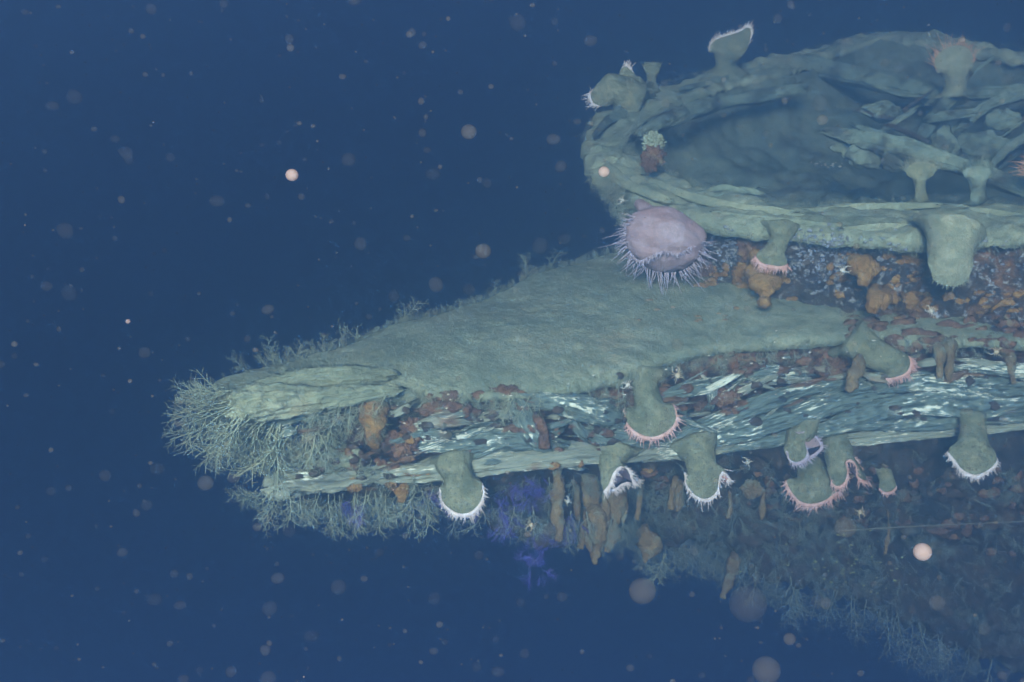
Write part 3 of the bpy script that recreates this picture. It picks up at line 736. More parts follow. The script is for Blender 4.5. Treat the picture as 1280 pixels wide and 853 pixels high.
# the big lilac one: a swollen bag with long tentacles
def big_anemone():
    d = 5.75; s = d / FPX
    root = thing('anemone', P(812, 262, d), 'big swollen lilac anemone with long tentacles, under the rail corner', 'anemone', ANE)
    V, F = ico(5)
    k = 1 + 0.06 * fbm(V, 1.6, 3, 5) + 0.03 * fbm(V * np.array([1, 3.5, 1]), 2.4, 3, 6)
    W = V * k[:, None]
    c = P(829, 300, d)
    x, y, z = W[:, 0], W[:, 1], W[:, 2]
    # fold across the lower half, fuller towards the left
    X = x * 50; Y = y * 40 - 5 * x; Z = z * 36
    crease = np.exp(-((y + 0.42 - 0.22 * np.abs(x - 0.05)) / 0.13) ** 2) * np.clip(-z + 0.2, 0, 1)
    Z = Z + 3.5 * crease
    pts = c + X[:, None] * s * RIGHT + Y[:, None] * s * UP + Z[:, None] * s * FWD
    body = mesh_obj('body', pts, F, PINK, root)
    extra = [drip('stalk', [(830, 290, d, 30), (820, 275, d + .02, 19), (811, 266, d + .06, 11), (804, 259, d + .11, 9), (799, 254, d + .18, 8)], PINK, seed=4, lump=.08, m=20),
             drip('lobe', [(840, 290, d - .01, 28), (860, 293, d - .03, 20), (874, 297, d - .02, 13), (880, 300, d, 5)], PINK, seed=5, lump=.1, m=20)]
    import bmesh
    bm = bmesh.new()
    bm.from_mesh(body.data)
    for e in extra:
        bm.from_mesh(e.data); bpy.data.objects.remove(e)
    bm.to_mesh(body.data); bm.free()
    rm = body.modifiers.new('fuse', 'REMESH'); rm.mode = 'VOXEL'; rm.voxel_size = 0.006; rm.use_smooth_shade = True
    sm = body.modifiers.new('soften', 'SMOOTH'); sm.iterations = 14; sm.factor = 0.5
    rq = np.random.default_rng(8)
    lip = resample(np.array([P(*q) for q in [(788, 317, d - .08), (799, 326, d - .125), (814, 320, d - .155), (830, 314, d - .155), (848, 317, d - .145), (866, 307, d - .09)]]), 64)
    Vl, Fl = cone_batch(lip, -UP[None] * 1.0 + rq.normal(0, .4, (64, 3)) - FWD[None] * .5, rq.uniform(4, 9, 64) * s, np.full(64, 1.3 * s), rq.normal(0, .2, (64, 3)), 4, 3)
    mesh_obj('inner_tentacle_fringe', Vl, Fl, TENT_L, root)['kind'] = 'stuff'
    rg = np.random.default_rng(5)
    n = 130
    for i in range(n):
        a = R(135 + 232 * i / (n - 1) + rg.uniform(-3, 3))      # left, round the bottom, to the right
        ring_z = rg.uniform(-18, 6)
        px = 829 + 49 * math.cos(a) * rg.uniform(.93, 1.0); py = 302 - 39 * math.sin(a) + 5 * math.cos(a)
        L = rg.uniform(9, 21) * (1.0 if i > 15 else .8)
        b = P(px, py, d + ring_z * s)
        dr = RIGHT * math.cos(a) + UP * (math.sin(a) - .25) - FWD * rg.uniform(.0, .5) + rg.normal(0, .12, 3)
        V2, F2 = cone_batch(b[None], dr[None], np.array([L * s]), np.array([.95 * s]), (UP * rg.uniform(-.7, .3) + RIGHT * rg.normal(0, .45))[None], 5, 6)
        mesh_obj('tentacle', V2, F2, TENT_L, root)
big_anemone()

# =================================================================== HYDROIDS
def hyd_mesh(name, seed, mat, depth=3, spread=42, nodes=8):
    rg = random.Random(seed)
    segs = []
    def grow(p, dirv, L, r, lev):
        k = max(3, int(nodes * (1, .62, .5)[lev])) if lev < 2 else 2
        step = L / k
        side = rg.choice((-1, 1))
        cur = p
        for i in range(k):
            dirv = (dirv + Vector((rg.gauss(0, .09), rg.gauss(0, .06), rg.gauss(0, .05)))).normalized()
            nxt = cur + dirv * step
            r2 = r * (0.92 if lev == 0 else .88)
            segs.append((cur, nxt, r, r2)); r = r2
            if lev < depth - 1 and i < k - 1 and (lev > 0 or i > 0):
                ang = R(spread + rg.uniform(-10, 12)) * side
                ax = Vector((rg.gauss(0, .25), 1, rg.gauss(0, .25))).normalized()
                d2 = Matrix.Rotation(ang, 3, ax) @ dirv
                u = i / k
                Lc = L * ((0.55 - .28 * u) if lev == 0 else .42) * rg.uniform(.7, 1.15)
                grow(nxt, d2, Lc, r * .85, lev + 1)
                side = -side
            cur = nxt
    grow(Vector((0, 0, 0)), Vector((0, 0, 1)), 1.0, 0.0195, 0)
    a = np.array([s[0][:] for s in segs]); b = np.array([s[1][:] for s in segs]); r0 = np.array([s[2] for s in segs]); r1 = np.array([s[3] for s in segs])
    t = b - a; t /= np.linalg.norm(t, axis=1, keepdims=True)
    ref = np.where(np.abs(t[:, 1:2]) < .9, np.array([[0, 1.0, 0]]), np.array([[1.0, 0, 0]]))
    s1 = np.cross(t, ref); s1 /= np.linalg.norm(s1, axis=1, keepdims=True); s2 = np.cross(t, s1)
    ang = np.arange(3) / 3 * 2 * math.pi
    o = np.cos(ang)[None, :, None] * s1[:, None] + np.sin(ang)[None, :, None] * s2[:, None]
    V = np.stack([a[:, None] + o * r0[:, None, None], b[:, None] + o * r1[:, None, None]], 1).reshape(-1, 3)
    idx = np.arange(len(segs) * 6).reshape(-1, 2, 3); nx = np.roll(idx, -1, 2)
    F = np.stack([idx[:, 0], nx[:, 0], nx[:, 1], idx[:, 1]], -1).reshape(-1, 4)
    return V, F
HV = [hyd_mesh('h', 20 + k, HYD, 3, (44, 50, 54, 40)[k % 4], (10, 9, 8, 10)[k % 4]) for k in range(8)]
HV2 = [hyd_mesh('h', 50 + k, HYD, 2, 40, 6) for k in range(5)]
HMESH = {}
def hyd_data(k, mat):
    key = (k, mat.name)
    if key not in HMESH:
        o = mesh_obj('hydroid', HV[k][0], HV[k][1], mat, smooth=False)
        HMESH[key] = o.data; bpy.data.objects.remove(o)
    return HMESH[key]

def orient(dirv, rg, twist=40):
    z = unit(np.asarray(dirv)); y = FWD - z * np.dot(FWD, z); y = unit(y); x = np.cross(y, z)
    a = R(rg.uniform(-twist, twist))
    x2 = x * math.cos(a) + y * math.sin(a); y2 = np.cross(z, x2)
    return np.stack([x2, y2, z], 1)

HCOUNT = [0]
def hydroids(line, n, ang, ln, label, group, mat=None, doff=(-.06, .03), depth=None, rg=random.Random(3), variants=range(8), twist=40, toward=(-.45, .15), sky=False):
    """n colonies rooted along a pixel line, growing in image directions ang (degrees, 90 = up), ln = length in pixels"""
    mat = mat or HYD
    line = np.array(line, float)
    Ls = np.concatenate([[0], np.cumsum(np.linalg.norm(np.diff(line[:, :2], axis=0), axis=1))])
    for i in range(n):
        u = (i + rg.uniform(.1, .9)) / n * Ls[-1]
        px = np.interp(u, Ls, line[:, 0]) + rg.uniform(-4, 4); py = np.interp(u, Ls, line[:, 1]) + rg.uniform(-5, 5)
        d = (fd(px, py) if depth is None else (depth if not callable(depth) else depth(px, py))) + rg.uniform(*doff)
        if sky:
            py, ds = skyline(px, py - 14, py + 40)
            if ds is not None: d = ds + .01
            py += 1.5
        elif depth is None:
            d = surf(px, py, d, .12) + rg.uniform(-.02, .02)
        a = R(np.interp(u / Ls[-1], np.linspace(0, 1, len(ang)), ang) + rg.uniform(-22, 22))
        dv = RIGHT * math.cos(a) + UP * math.sin(a) + FWD * rg.uniform(*toward)
        L = rg.uniform(*ln) * d / FPX
        o = bpy.data.objects.new('hydroid', hyd_data(rg.choice(list(variants)), mat)); COL.objects.link(o)
        M = orient(dv, rg, twist) * L
        o.matrix_world = Matrix(((*M[0], P(px, py, d)[0]), (*M[1], P(px, py, d)[1]), (*M[2], P(px, py, d)[2]), (0, 0, 0, 1)))
        tag(o, label, 'hydroid', group); HCOUNT[0] += 1

Z0 = lambda px, py: depth_of(onz(px, py))
# tip of the ledge
g = 'hydroids bristling from the pointed end'
lab = 'feathery hydroid bristling from the pointed left end of the ledge'
hydroids([(268, 492), (285, 488), (300, 500), (300, 514)], 16, [184, 192, 203, 212], (34, 66), lab, g, depth=4.76)
hydroids([(285, 500), (300, 520), (330, 535), (360, 535)], 24, [200, 218, 234, 250], (52, 86), lab, g, doff=(-.08, .04))
hydroids([(320, 525), (360, 530), (400, 525), (430, 520)], 24, [235, 250, 258, 265], (45, 75), 'feathery hydroid hanging just behind the pointed end, below its boards', 'hydroids hanging behind the tip', doff=(-.05, .06))
# fringe under the ledge edge
hydroids([(395, 515), (430, 512), (480, 505)], 14, [245, 252, 258], (26, 48), 'hydroid drooping in front of the bright orange sponge near the tip', 'hydroids over the orange sponge')
hydroids([(430, 505), (500, 497), (560, 494), (620, 495), (680, 490)], 34, [215, 225, 235, 250, 260], (24, 46), 'drooping hydroid along the front edge of the silted ledge', 'hydroids along the ledge edge')
hydroids([(690, 490), (740, 490), (785, 478), (830, 470)], 16, [260, 275, 265, 250], (20, 42), 'short hydroid in the crevice left of the large olive anemone', 'hydroids in the crevice', doff=(-.03, .05))
hydroids([(850, 445), (920, 440), (1000, 440), (1030, 445)], 18, [250, 262, 270, 280], (16, 34), 'small hydroid in the dark strip below the bulwark', 'hydroids below the bulwark', doff=(-.03, .05))
# lower plank at left
hydroids([(318, 612), (345, 615)], 6, [200, 245], (24, 48), 'whitish hydroid on the end of the lowest left plank', 'hydroids on the lowest plank end', doff=(-.06, .0))
hydroids([(345, 612), (380, 618), (420, 620), (470, 615), (540, 610)], 34, [255, 264, 268, 262, 268], (28, 58), 'hydroid hanging in a curtain beneath the lowest left plank', 'hydroids beneath the lowest plank', doff=(-.04, .14))
hydroids([(420, 560), (470, 575), (520, 590), (555, 600)], 14, [240, 255, 262, 270], (20, 36), 'hydroid among the orange sponges at the left', 'hydroids among the sponges')
# top silhouette: taller single ones, each told apart
for px, py, L, a, lab in [(342, 452, 30, 98, 'tall lone hydroid standing on the back edge of the ledge near its tip'), (366, 447, 24, 70, 'hydroid just right of the tall lone one on the ledge'),
                          (455, 418, 26, 160, 'low bent hydroid on the middle of the ledge back edge'), (497, 404, 32, 28, 'creeping hydroid right of the low bent one'),
                          (522, 398, 22, 150, 'creeping hydroid leaning left on the ledge skyline'), (658, 354, 25, 96, 'upright hydroid high on the ledge skyline, right of the gap'),
                          (690, 336, 22, 80, 'upright bushy hydroid nearest the lilac anemone on the skyline'), (616, 364, 16, 100, 'little two-stemmed hydroid midway along the skyline'),
                          (305, 467, 22, 150, 'hydroid leaning left on the top of the pointed end')]:
    hydroids([(px, py), (px + 1, py)], 1, [a, a], (L * 1.3, L * 1.3 + 1), lab, 'hydroids on the ledge skyline', depth=Z0, sky=True, toward=(-.1, .1), twist=15)
hydroids([(330, 454), (380, 442), (425, 430)], 10, [110, 80, 70], (16, 28), 'stubby hydroid on the back edge of the ledge, near its tip', 'stubby hydroids near the tip', depth=Z0, sky=True, toward=(-.1, .1))
# hull underside
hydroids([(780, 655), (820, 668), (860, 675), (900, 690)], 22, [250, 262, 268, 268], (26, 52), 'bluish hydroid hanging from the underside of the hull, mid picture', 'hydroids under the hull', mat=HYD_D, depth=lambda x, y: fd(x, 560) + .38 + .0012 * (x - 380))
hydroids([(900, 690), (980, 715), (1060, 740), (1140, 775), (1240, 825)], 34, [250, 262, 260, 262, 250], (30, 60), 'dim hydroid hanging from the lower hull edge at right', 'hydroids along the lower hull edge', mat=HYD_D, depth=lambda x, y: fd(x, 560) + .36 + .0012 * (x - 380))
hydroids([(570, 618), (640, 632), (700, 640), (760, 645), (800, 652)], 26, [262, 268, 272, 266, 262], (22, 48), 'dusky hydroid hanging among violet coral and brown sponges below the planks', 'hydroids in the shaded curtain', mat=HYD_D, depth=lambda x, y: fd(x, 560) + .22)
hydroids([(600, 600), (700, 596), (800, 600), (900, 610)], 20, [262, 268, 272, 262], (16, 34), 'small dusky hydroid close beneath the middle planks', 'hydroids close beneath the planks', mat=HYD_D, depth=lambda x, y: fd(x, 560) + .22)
hydroids([(832, 690), (840, 695)], 2, [250, 265], (38, 44), 'pale finger-branched hydroid hanging lowest below the middle of the hull', 'pale hydroid pair below the hull', depth=lambda x, y: fd(x, 560) + .55)

# ---- uncountable small growth: short turf everywhere, dim mats on the hull
def batch(vars_, pts, dirs, lens, rg):
    Vs, Fs, off = [], [], 0
    for p, dv, L in zip(pts, dirs, lens):
        V, F = vars_[rg.randrange(len(vars_))]
        M = orient(dv, rg, 90) * L
        Vs.append(V @ M.T + p); Fs.append(F + off); off += len(V)
    return np.vstack(Vs), np.vstack(Fs)

rg = random.Random(11)
pts, dirs, lens = [], [], []
for i in range(700):          # ledge skyline
    u = rg.random() ** .8
    x = 330 + u * 450; y = np.interp(x, [q[0] for q in BACK], [q[1] for q in BACK]) 
    y, ds = skyline(x, y - 14, y + 40)
    if ds is None: continue
    p = P(x, y + rg.uniform(0, 5), ds); pts.append(p); a = R(rg.uniform(55, 125)); dirs.append(RIGHT * math.cos(a) + UP * math.sin(a)); lens.append(rg.uniform(5, 13) * depth_of(p) / FPX)
V, F = batch(HV2, pts, dirs, lens, rg)
tag(mesh_obj('hydroid_turf', V, F, HYD, smooth=False), 'short fuzzy hydroid turf along the skyline of the ledge', 'hydroid turf', kind='stuff')

pts, dirs, lens = [], [], []
for i in range(4200):         # top of the ledge
    x = rg.uniform(330, 1120)
    yb = np.interp(x, [q[0] for q in BACK], [q[1] for q in BACK]); yf = np.interp(x, FRONT[:, 0], FRONT[:, 1])
    y = yb + (yf - yb) * rg.random() ** .8
    ds = surf(x, y)
    if ds is None or abs(ds - depth_of(onz(x, y))) > .2: continue
    p = P(x, y, ds + .004)
    pts.append(p); dirs.append(np.array([rg.gauss(0, .4), rg.gauss(0, .4), 1.0])); lens.append(rg.uniform(.008, .028))
V, F = batch(HV2, pts, dirs, lens, rg)
tag(mesh_obj('hydroid_turf', V, F, HYD, smooth=False), 'scattered fine tufts growing on the flat top of the ledge', 'hydroid turf', kind='stuff')

pts, dirs, lens = [], [], []
for i in range(2800):         # rail, both edges
    k = rg.random() * (len(OUT) - 1); i0 = int(k); f = k - i0
    o3 = O3[i0] * (1 - f) + O3[i0 + 1] * f; i3 = I3[i0] * (1 - f) + I3[i0 + 1] * f
    w = rg.choice((rg.uniform(-.02, .12), rg.uniform(.85, 1.03), rg.random()))
    p = o3 * w + i3 * (1 - w); pts.append(p + np.array([0, 0, .0]))
    v = (o3 - i3); v = v / np.linalg.norm(v) * (w - .5) * 2.2
    dirs.append(v + np.array([rg.gauss(0, .4), rg.gauss(0, .4), .6 - .9 * (w > .8) * (i0 < 10)])); lens.append(rg.uniform(.015, .042))
V, F = batch(HV2, pts, dirs, lens, rg)
tag(mesh_obj('hydroid_turf', V, F, HYD, smooth=False), 'short fuzzy growth along both edges of the cap rail', 'hydroid turf', kind='stuff')

pts, dirs, lens = [], [], []
for i in range(420):          # left corner under the rail
    u = rg.random()
    x = np.interp(u, [0, .5, 1], [745, 768, 790]) + rg.uniform(-8, 18); y = np.interp(u, [0, .5, 1], [212, 240, 275]) + rg.uniform(-8, 8)
    pts.append(P(x, y, 6.12 - .1 * u + rg.uniform(-.05, .02))); a = R(rg.uniform(190, 280)); dirs.append(RIGHT * math.cos(a) + UP * math.sin(a) - FWD * .4); lens.append(rg.uniform(.03, .07))
for i in range(260):
    x = rg.uniform(800, 1290); y = np.interp(x, [800, 880, 1000, 1150, 1290], [258, 280, 293, 305, 300]) + rg.uniform(-3, 6)
    pts.append(P(x, y, np.interp(x, [800, 1000, 1290], [6.0, 5.70, 5.40]) - .02)); a = R(rg.uniform(230, 310)); dirs.append(RIGHT * math.cos(a) + UP * math.sin(a) - FWD * .4); lens.append(rg.uniform(.02, .055))
V, F = batch(HV2, pts, dirs, lens, rg)
tag(mesh_obj('hydroid_turf', V, F, HYD, smooth=False), 'shaggy hydroid fringe hanging beneath the cap rail', 'hydroid turf', kind='stuff')

pts, dirs, lens = [], [], []
for i in range(2600):         # hull underside mats
    u = rg.random(); k = int(u * 299); w = rg.random() ** .6
    p = Tn[k] * (1 - w) + Ln[k] * w - FWD * rg.uniform(-.06, .10)
    if rg.random() > (.15 if u < .37 else .45 + .55 * u): continue
    pts.append(p); a = R(rg.uniform(190, 350)); dirs.append(RIGHT * math.cos(a) + UP * math.sin(a) - FWD * rg.uniform(.1, .9)); lens.append(rg.uniform(.025, .10))
V, F = batch(HV, pts, dirs, lens, rg)
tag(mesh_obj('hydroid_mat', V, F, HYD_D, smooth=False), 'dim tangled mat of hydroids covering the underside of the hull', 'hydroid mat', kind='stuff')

pts, dirs, lens = [], [], []
for i in range(700):          # boards of the pointed end
    x = rg.uniform(262, 500); y = rg.uniform(455, 520) + (x - 262) * -.06
    q = surf(x, y)
    if q is None or q > 5.3: continue
    pts.append(P(x, y, q + .003)); a = R(rg.uniform(90, 250)); dirs.append(RIGHT * math.cos(a) + UP * math.sin(a) - FWD * .7); lens.append(rg.uniform(.012, .045))
V, F = batch(HV2, pts, dirs, lens, rg)
tag(mesh_obj('hydroid_turf', V, F, HYD, smooth=False), 'fine twiggy turf over the boards of the pointed end', 'hydroid turf', kind='stuff')

pts, dirs, lens = [], [], []
for i in range(420):          # bulwark base and face of the crevices
    x = rg.uniform(420, 1270); yf = np.interp(x, FRONT[:, 0], FRONT[:, 1]); y = yf + rg.uniform(-4, 22)
    pts.append(P(x, y, fd(x, y) + rg.uniform(-.03, .06))); a = R(rg.uniform(225, 315)); dirs.append(RIGHT * math.cos(a) + UP * math.sin(a) - FWD * .5); lens.append(rg.uniform(.02, .06))
V, F = batch(HV, pts, dirs, lens, rg)
tag(mesh_obj('hydroid_mat', V, F, HYD, smooth=False), 'tangled small hydroids lining the broken edge below the ledge', 'hydroid mat', kind='stuff')

# =================================================================== SPONGES
def sponge_thing(label, mat, drips=(), blobs=(), group=None, seed=0, name='sponge'):
    first = drips[0][0] if drips else blobs[0]
    root = thing(name, P(first[0], first[1], first[2]), label, 'sponge', group)
    for k, dd in enumerate(drips): drip('lobe', dd, mat, root, seed=seed + k, root_in=.12, lump=.4)
    for k, (a, b, d, r1, r2) in enumerate(blobs):
        blob('lump', a, b, surf(a, b, d, .3) + .012, r1, r2, mat, root, seed=seed + 20 + k, amp=.42, freq=4.5, sub=5)
    return root
f_ = lambda x, y, o=0: fd(x, y) + o
SPG = 'brown sponges hanging below the planks'
sponge_thing('long brown sponge strand hanging straight down beside violet coral', TAN, [[(699, 582, f_(699, 582, .12), 9), (697, 610, f_(697, 600, .10), 7), (696, 640, f_(697, 600, .10), 6), (699, 664, f_(697, 600, .1), 6), (697, 677, f_(697, 600, .1), 4)]], group=SPG, seed=1)
d_ = f_(740, 600, .22)
sponge_thing('clump of drooping brown sponge fingers, largest below the middle planks', TAN,
  [[(735, 600, d_, 9), (737, 640, d_, 9), (738, 675, d_, 7), (740, 690, d_, 3)], [(746, 640, d_ - .03, 9), (748, 680, d_ - .03, 10), (745, 697, d_ - .03, 7), (744, 706, d_ - .03, 3)],
   [(772, 605, d_, 8), (770, 640, d_, 10), (765, 670, d_, 9), (758, 690, d_, 4)], [(728, 655, d_, 3), (727, 675, d_, 5), (725, 686, d_, 4)],
   [(755, 620, d_ - .02, 4), (757, 650, d_ - .02, 5), (754, 668, d_ - .02, 3)], [(780, 610, d_, 4), (781, 635, d_, 4), (779, 655, d_, 2)], [(722, 610, d_, 3), (721, 632, d_, 4), (722, 650, d_, 2)], [(741, 600, d_ - .02, 5), (744, 622, d_ - .02, 6), (742, 640, d_ - .02, 3)]], group=SPG, seed=5)
sponge_thing('short pointed brown sponge below the hull edge', TAN, [[(806, 665, d_ + .15, 9), (812, 680, d_ + .15, 12), (808, 695, d_ + .15, 6), (806, 704, d_ + .15, 2)]], group=SPG, seed=9)
sponge_thing('twin yellowish sponge fingers left of the spotted anemone', TAN, [[(845, 600, f_(845, 600, .18), 4), (841, 620, f_(845, 600, .18), 5), (838, 637, f_(845, 600, .18), 3)], [(850, 605, f_(845, 600, .16), 4), (849, 625, f_(845, 600, .16), 6), (847, 640, f_(845, 600, .16), 3)]], group=SPG, seed=12)
sponge_thing('thin brown sponge strand right of the white-mouthed anemone', TAN, [[(803, 600, f_(803, 600, .15), 2), (800, 625, f_(803, 600, .15), 3), (796, 650, f_(803, 600, .15), 3)]], group=SPG, seed=15)
sponge_thing('slim tan sponge dangling beneath the curled lip of the spotted anemone', TAN, [[(912, 615, f_(912, 600, .15), 2), (913, 635, f_(912, 600, .15), 3), (910, 648, f_(912, 600, .15), 3)]], group=SPG, seed=16)
sponge_thing('tan sponge finger dangling in the shadow left of the clustered anemones', TAN, [[(955, 615, f_(955, 600, .2), 3), (953, 635, f_(955, 600, .2), 4), (952, 650, f_(955, 600, .2), 2)]], blobs=[(940, 612, f_(940, 600, .2), 12, 10)], group=SPG, seed=17)
sponge_thing('pointed olive sponge at the lowest edge of the hull, mid picture', TAN, [[(918, 700, f_(918, 560, .8), 7), (910, 730, f_(918, 560, .8), 8), (903, 748, f_(918, 560, .8), 3)]], group=SPG, seed=18)
sponge_thing('thin dark strand dangling across the line at lower right', TAN, [[(1110, 640, f_(1110, 600, .2), 1), (1111, 665, f_(1110, 600, .2), 1.3), (1108, 680, f_(1110, 600, .2), 2.5), (1107, 693, f_(1110, 600, .2), 2.5)]], group=SPG, seed=19)
sponge_thing('brown paddle-shaped sponge hanging beside the sideways anemone', TAN, [[(1074, 452, f_(1074, 452, -.10), 8), (1069, 468, f_(1074, 452, -.12), 10), (1063, 482, f_(1074, 452, -.12), 9), (1058, 489, f_(1074, 452, -.12), 4)]], group='sponges on the bulwark and timbers', seed=20)
sponge_thing('hanging brown sponge with two stubby fingers at right, over the timbers', TAN, [[(1174, 436, f_(1175, 430, .0), 7), (1175, 455, f_(1175, 430, -.03), 5), (1174, 474, f_(1175, 430, -.03), 3)], [(1188, 432, f_(1175, 430, .0), 7), (1186, 458, f_(1175, 430, -.03), 5), (1185, 475, f_(1175, 430, -.03), 4)]], group='sponges on the bulwark and timbers', seed=22)
sponge_thing('small brown sponge drooping near the right edge above the timbers', TAN, [[(1262, 442, f_(1262, 440, .0), 5), (1264, 465, f_(1262, 440, -.03), 4), (1268, 480, f_(1262, 440, -.03), 3)]], group='sponges on the bulwark and timbers', seed=25)
OS = 'orange sponges on the bulwark'
sponge_thing('yellow-orange sponge patch right below the small pale anemone', ORANGE, [[(950, 330, 5.68, 16), (955, 350, 5.62, 18), (958, 368, 5.55, 12), (952, 382, 5.5, 5)]], [(932, 345, 5.66, 14, 16)], OS, 30)
sponge_thing('orange-brown sponge lump at the right foot of the lilac anemone', RUST, [], [(884, 335, 5.72, 14, 20), (872, 345, 5.75, 10, 12)], OS, 33)
sponge_thing('rusty sponge column between dark crusts under the rail', RUST, [], [(938, 308, 5.72, 14, 20)], OS, 35)
sponge_thing('forked orange sponge below the white crab on the bulwark', ORANGE, [[(1072, 328, 5.50, 10), (1080, 345, 5.46, 11), (1078, 358, 5.45, 5)], [(1085, 330, 5.50, 12), (1098, 342, 5.48, 8)]], [], OS, 37)
sponge_thing('lobed orange sponge at the foot of the bulwark', ORANGE, [[(1095, 368, 5.42, 11), (1092, 382, 5.38, 9), (1090, 392, 5.38, 4)], [(1108, 368, 5.42, 11), (1106, 380, 5.38, 8), (1104, 388, 5.38, 4)], [(1118, 370, 5.42, 6), (1117, 380, 5.4, 4)]], [], OS, 39)
sponge_thing('small drooping orange sponge right of the lobed one', ORANGE, [[(1128, 370, 5.42, 4), (1138, 374, 5.38, 8), (1136, 386, 5.38, 4)]], [], OS, 42)
sponge_thing('pale orange club-shaped sponge near the right edge of the view', ORANGE, [[(1240, 388, 5.35, 3), (1250, 380, 5.32, 4), (1262, 377, 5.3, 6), (1268, 380, 5.3, 3)]], [], OS, 44)
sponge_thing('orange sponge hanging from the ledge, brightest near the left end', ORANGE, [[(466, 508, f_(466, 508, .0), 15), (468, 530, f_(466, 508, -.03), 17), (466, 548, f_(466, 508, -.02), 12), (470, 560, f_(466, 508, .0), 6)]], [], 'sponges near the left end', 46)
sponge_thing('red-brown sponge lump left of the bright orange one', RUST, [], [(422, 552, f_(422, 552, .02), 24, 17), (440, 545, f_(440, 545, .03), 16, 14), (465, 575, f_(465, 575, .03), 20, 10)], 'sponges near the left end', 48)
sponge_thing('dull red sponge crust right of the bright orange one', RUST, [], [(500, 555, f_(500, 555, .06), 20, 14), (520, 535, f_(520, 535, .07), 16, 12), (548, 512, f_(548, 512, .05), 20, 9), (488, 530, f_(488, 530, .06), 14, 10)], 'sponges near the left end', 51)
sponge_thing('orange sponge lump below the lower left plank, beside the round-lipped anemone', ORANGE, [[(500, 605, f_(500, 605, .02), 9), (503, 618, f_(500, 605, 0), 9), (502, 628, f_(500, 605, 0), 4)]], [(488, 600, f_(488, 600, .03), 8, 9)], 'sponges near the left end', 54)
sponge_thing('round tan sponge in the hydroid curtain beneath the lower left plank', ORANGE, [], [(442, 606, f_(442, 606, -.03), 9, 8), (447, 645, f_(447, 645, .05), 9, 10)], 'sponges near the left end', 57)
sponge_thing('rust-red sponge crust beneath the middle of the ledge edge', RUST, [], [(600, 505, f_(600, 505, .06), 34, 12), (632, 492, f_(632, 492, .03), 18, 9)], 'sponges in the crevices', 60)
sponge_thing('rust-brown sponge streak running down between the splintered timbers', RUST, [[(668, 520, f_(668, 520, -.05), 4), (678, 535, f_(678, 535, -.10), 6), (680, 560, f_(680, 555, -.10), 5)]], [(690, 528, f_(690, 528, .0), 14, 10)], 'sponges in the crevices', 62)
sponge_thing('reddish sponge crust right of the large olive anemone', RUST, [], [(870, 505, f_(870, 505, .04), 24, 12), (905, 497, f_(905, 497, .04), 18, 10)], 'sponges in the crevices', 65)
sponge_thing('rusty sponge crust under the bulwark, left of the sideways anemone', RUST, [], [(1022, 452, f_(1022, 452, .0), 22, 11), (1040, 462, f_(1040, 462, .02), 16, 12)], 'sponges in the crevices', 67)
sponge_thing('knobbly brown sponge on the inner side of the rail corner', RUST, [], [(818, 195, 6.3, 13, 12), (812, 205, 6.25, 10, 9)], None, 70)
sponge_thing('silt-capped pale sponge knob on the inner side of the rail corner', SED, [], [(817, 178, 6.32, 13, 11)], None, 72)

# =================================================================== VIOLET CORAL
def violet(label, cx, cy, rx, ry, n, seed, d):
    rg = random.Random(seed)
    pts, dirs, lens = [], [], []
    for i in range(n):
        a = rg.uniform(0, 6.28); r = rg.random() ** .5
        x = cx + rx * r * math.cos(a); y = cy + ry * r * math.sin(a)
        pts.append(P(x, y, d + _vo + rg.uniform(-.06, .04))); b = R(rg.uniform(200, 340)); dirs.append(RIGHT * math.cos(b) + UP * math.sin(b) - FWD * rg.uniform(0, .8)); lens.append(rg.uniform(.03, .08))
    V, F = batch(HV, pts, dirs, lens, rg)
    tag(mesh_obj('violet_coral', V, F, PURP, smooth=False), label, 'coral', 'violet corals under the planks')
_vo = -.05
violet('violet coral clump just right of the round-lipped hanging anemone', 622, 640, 28, 28, 34, 1, f_(622, 600, .16))
violet('violet coral hanging lowest of all below the planks', 672, 690, 16, 32, 26, 2, f_(672, 600, .16))
violet('violet coral patch close under the middle plank, left of the brown strand', 660, 615, 30, 24, 30, 3, f_(660, 600, .17))
violet('violet coral peeping through the hydroid curtain at the left', 440, 632, 16, 9, 20, 4, f_(440, 620, .12))
violet('violet coral behind the round-lipped anemone, at its left side', 535, 622, 14, 16, 14, 5, f_(540, 610, .14))
violet('violet coral right of the long brown sponge strand', 712, 655, 12, 14, 20, 6, f_(712, 600, .2))

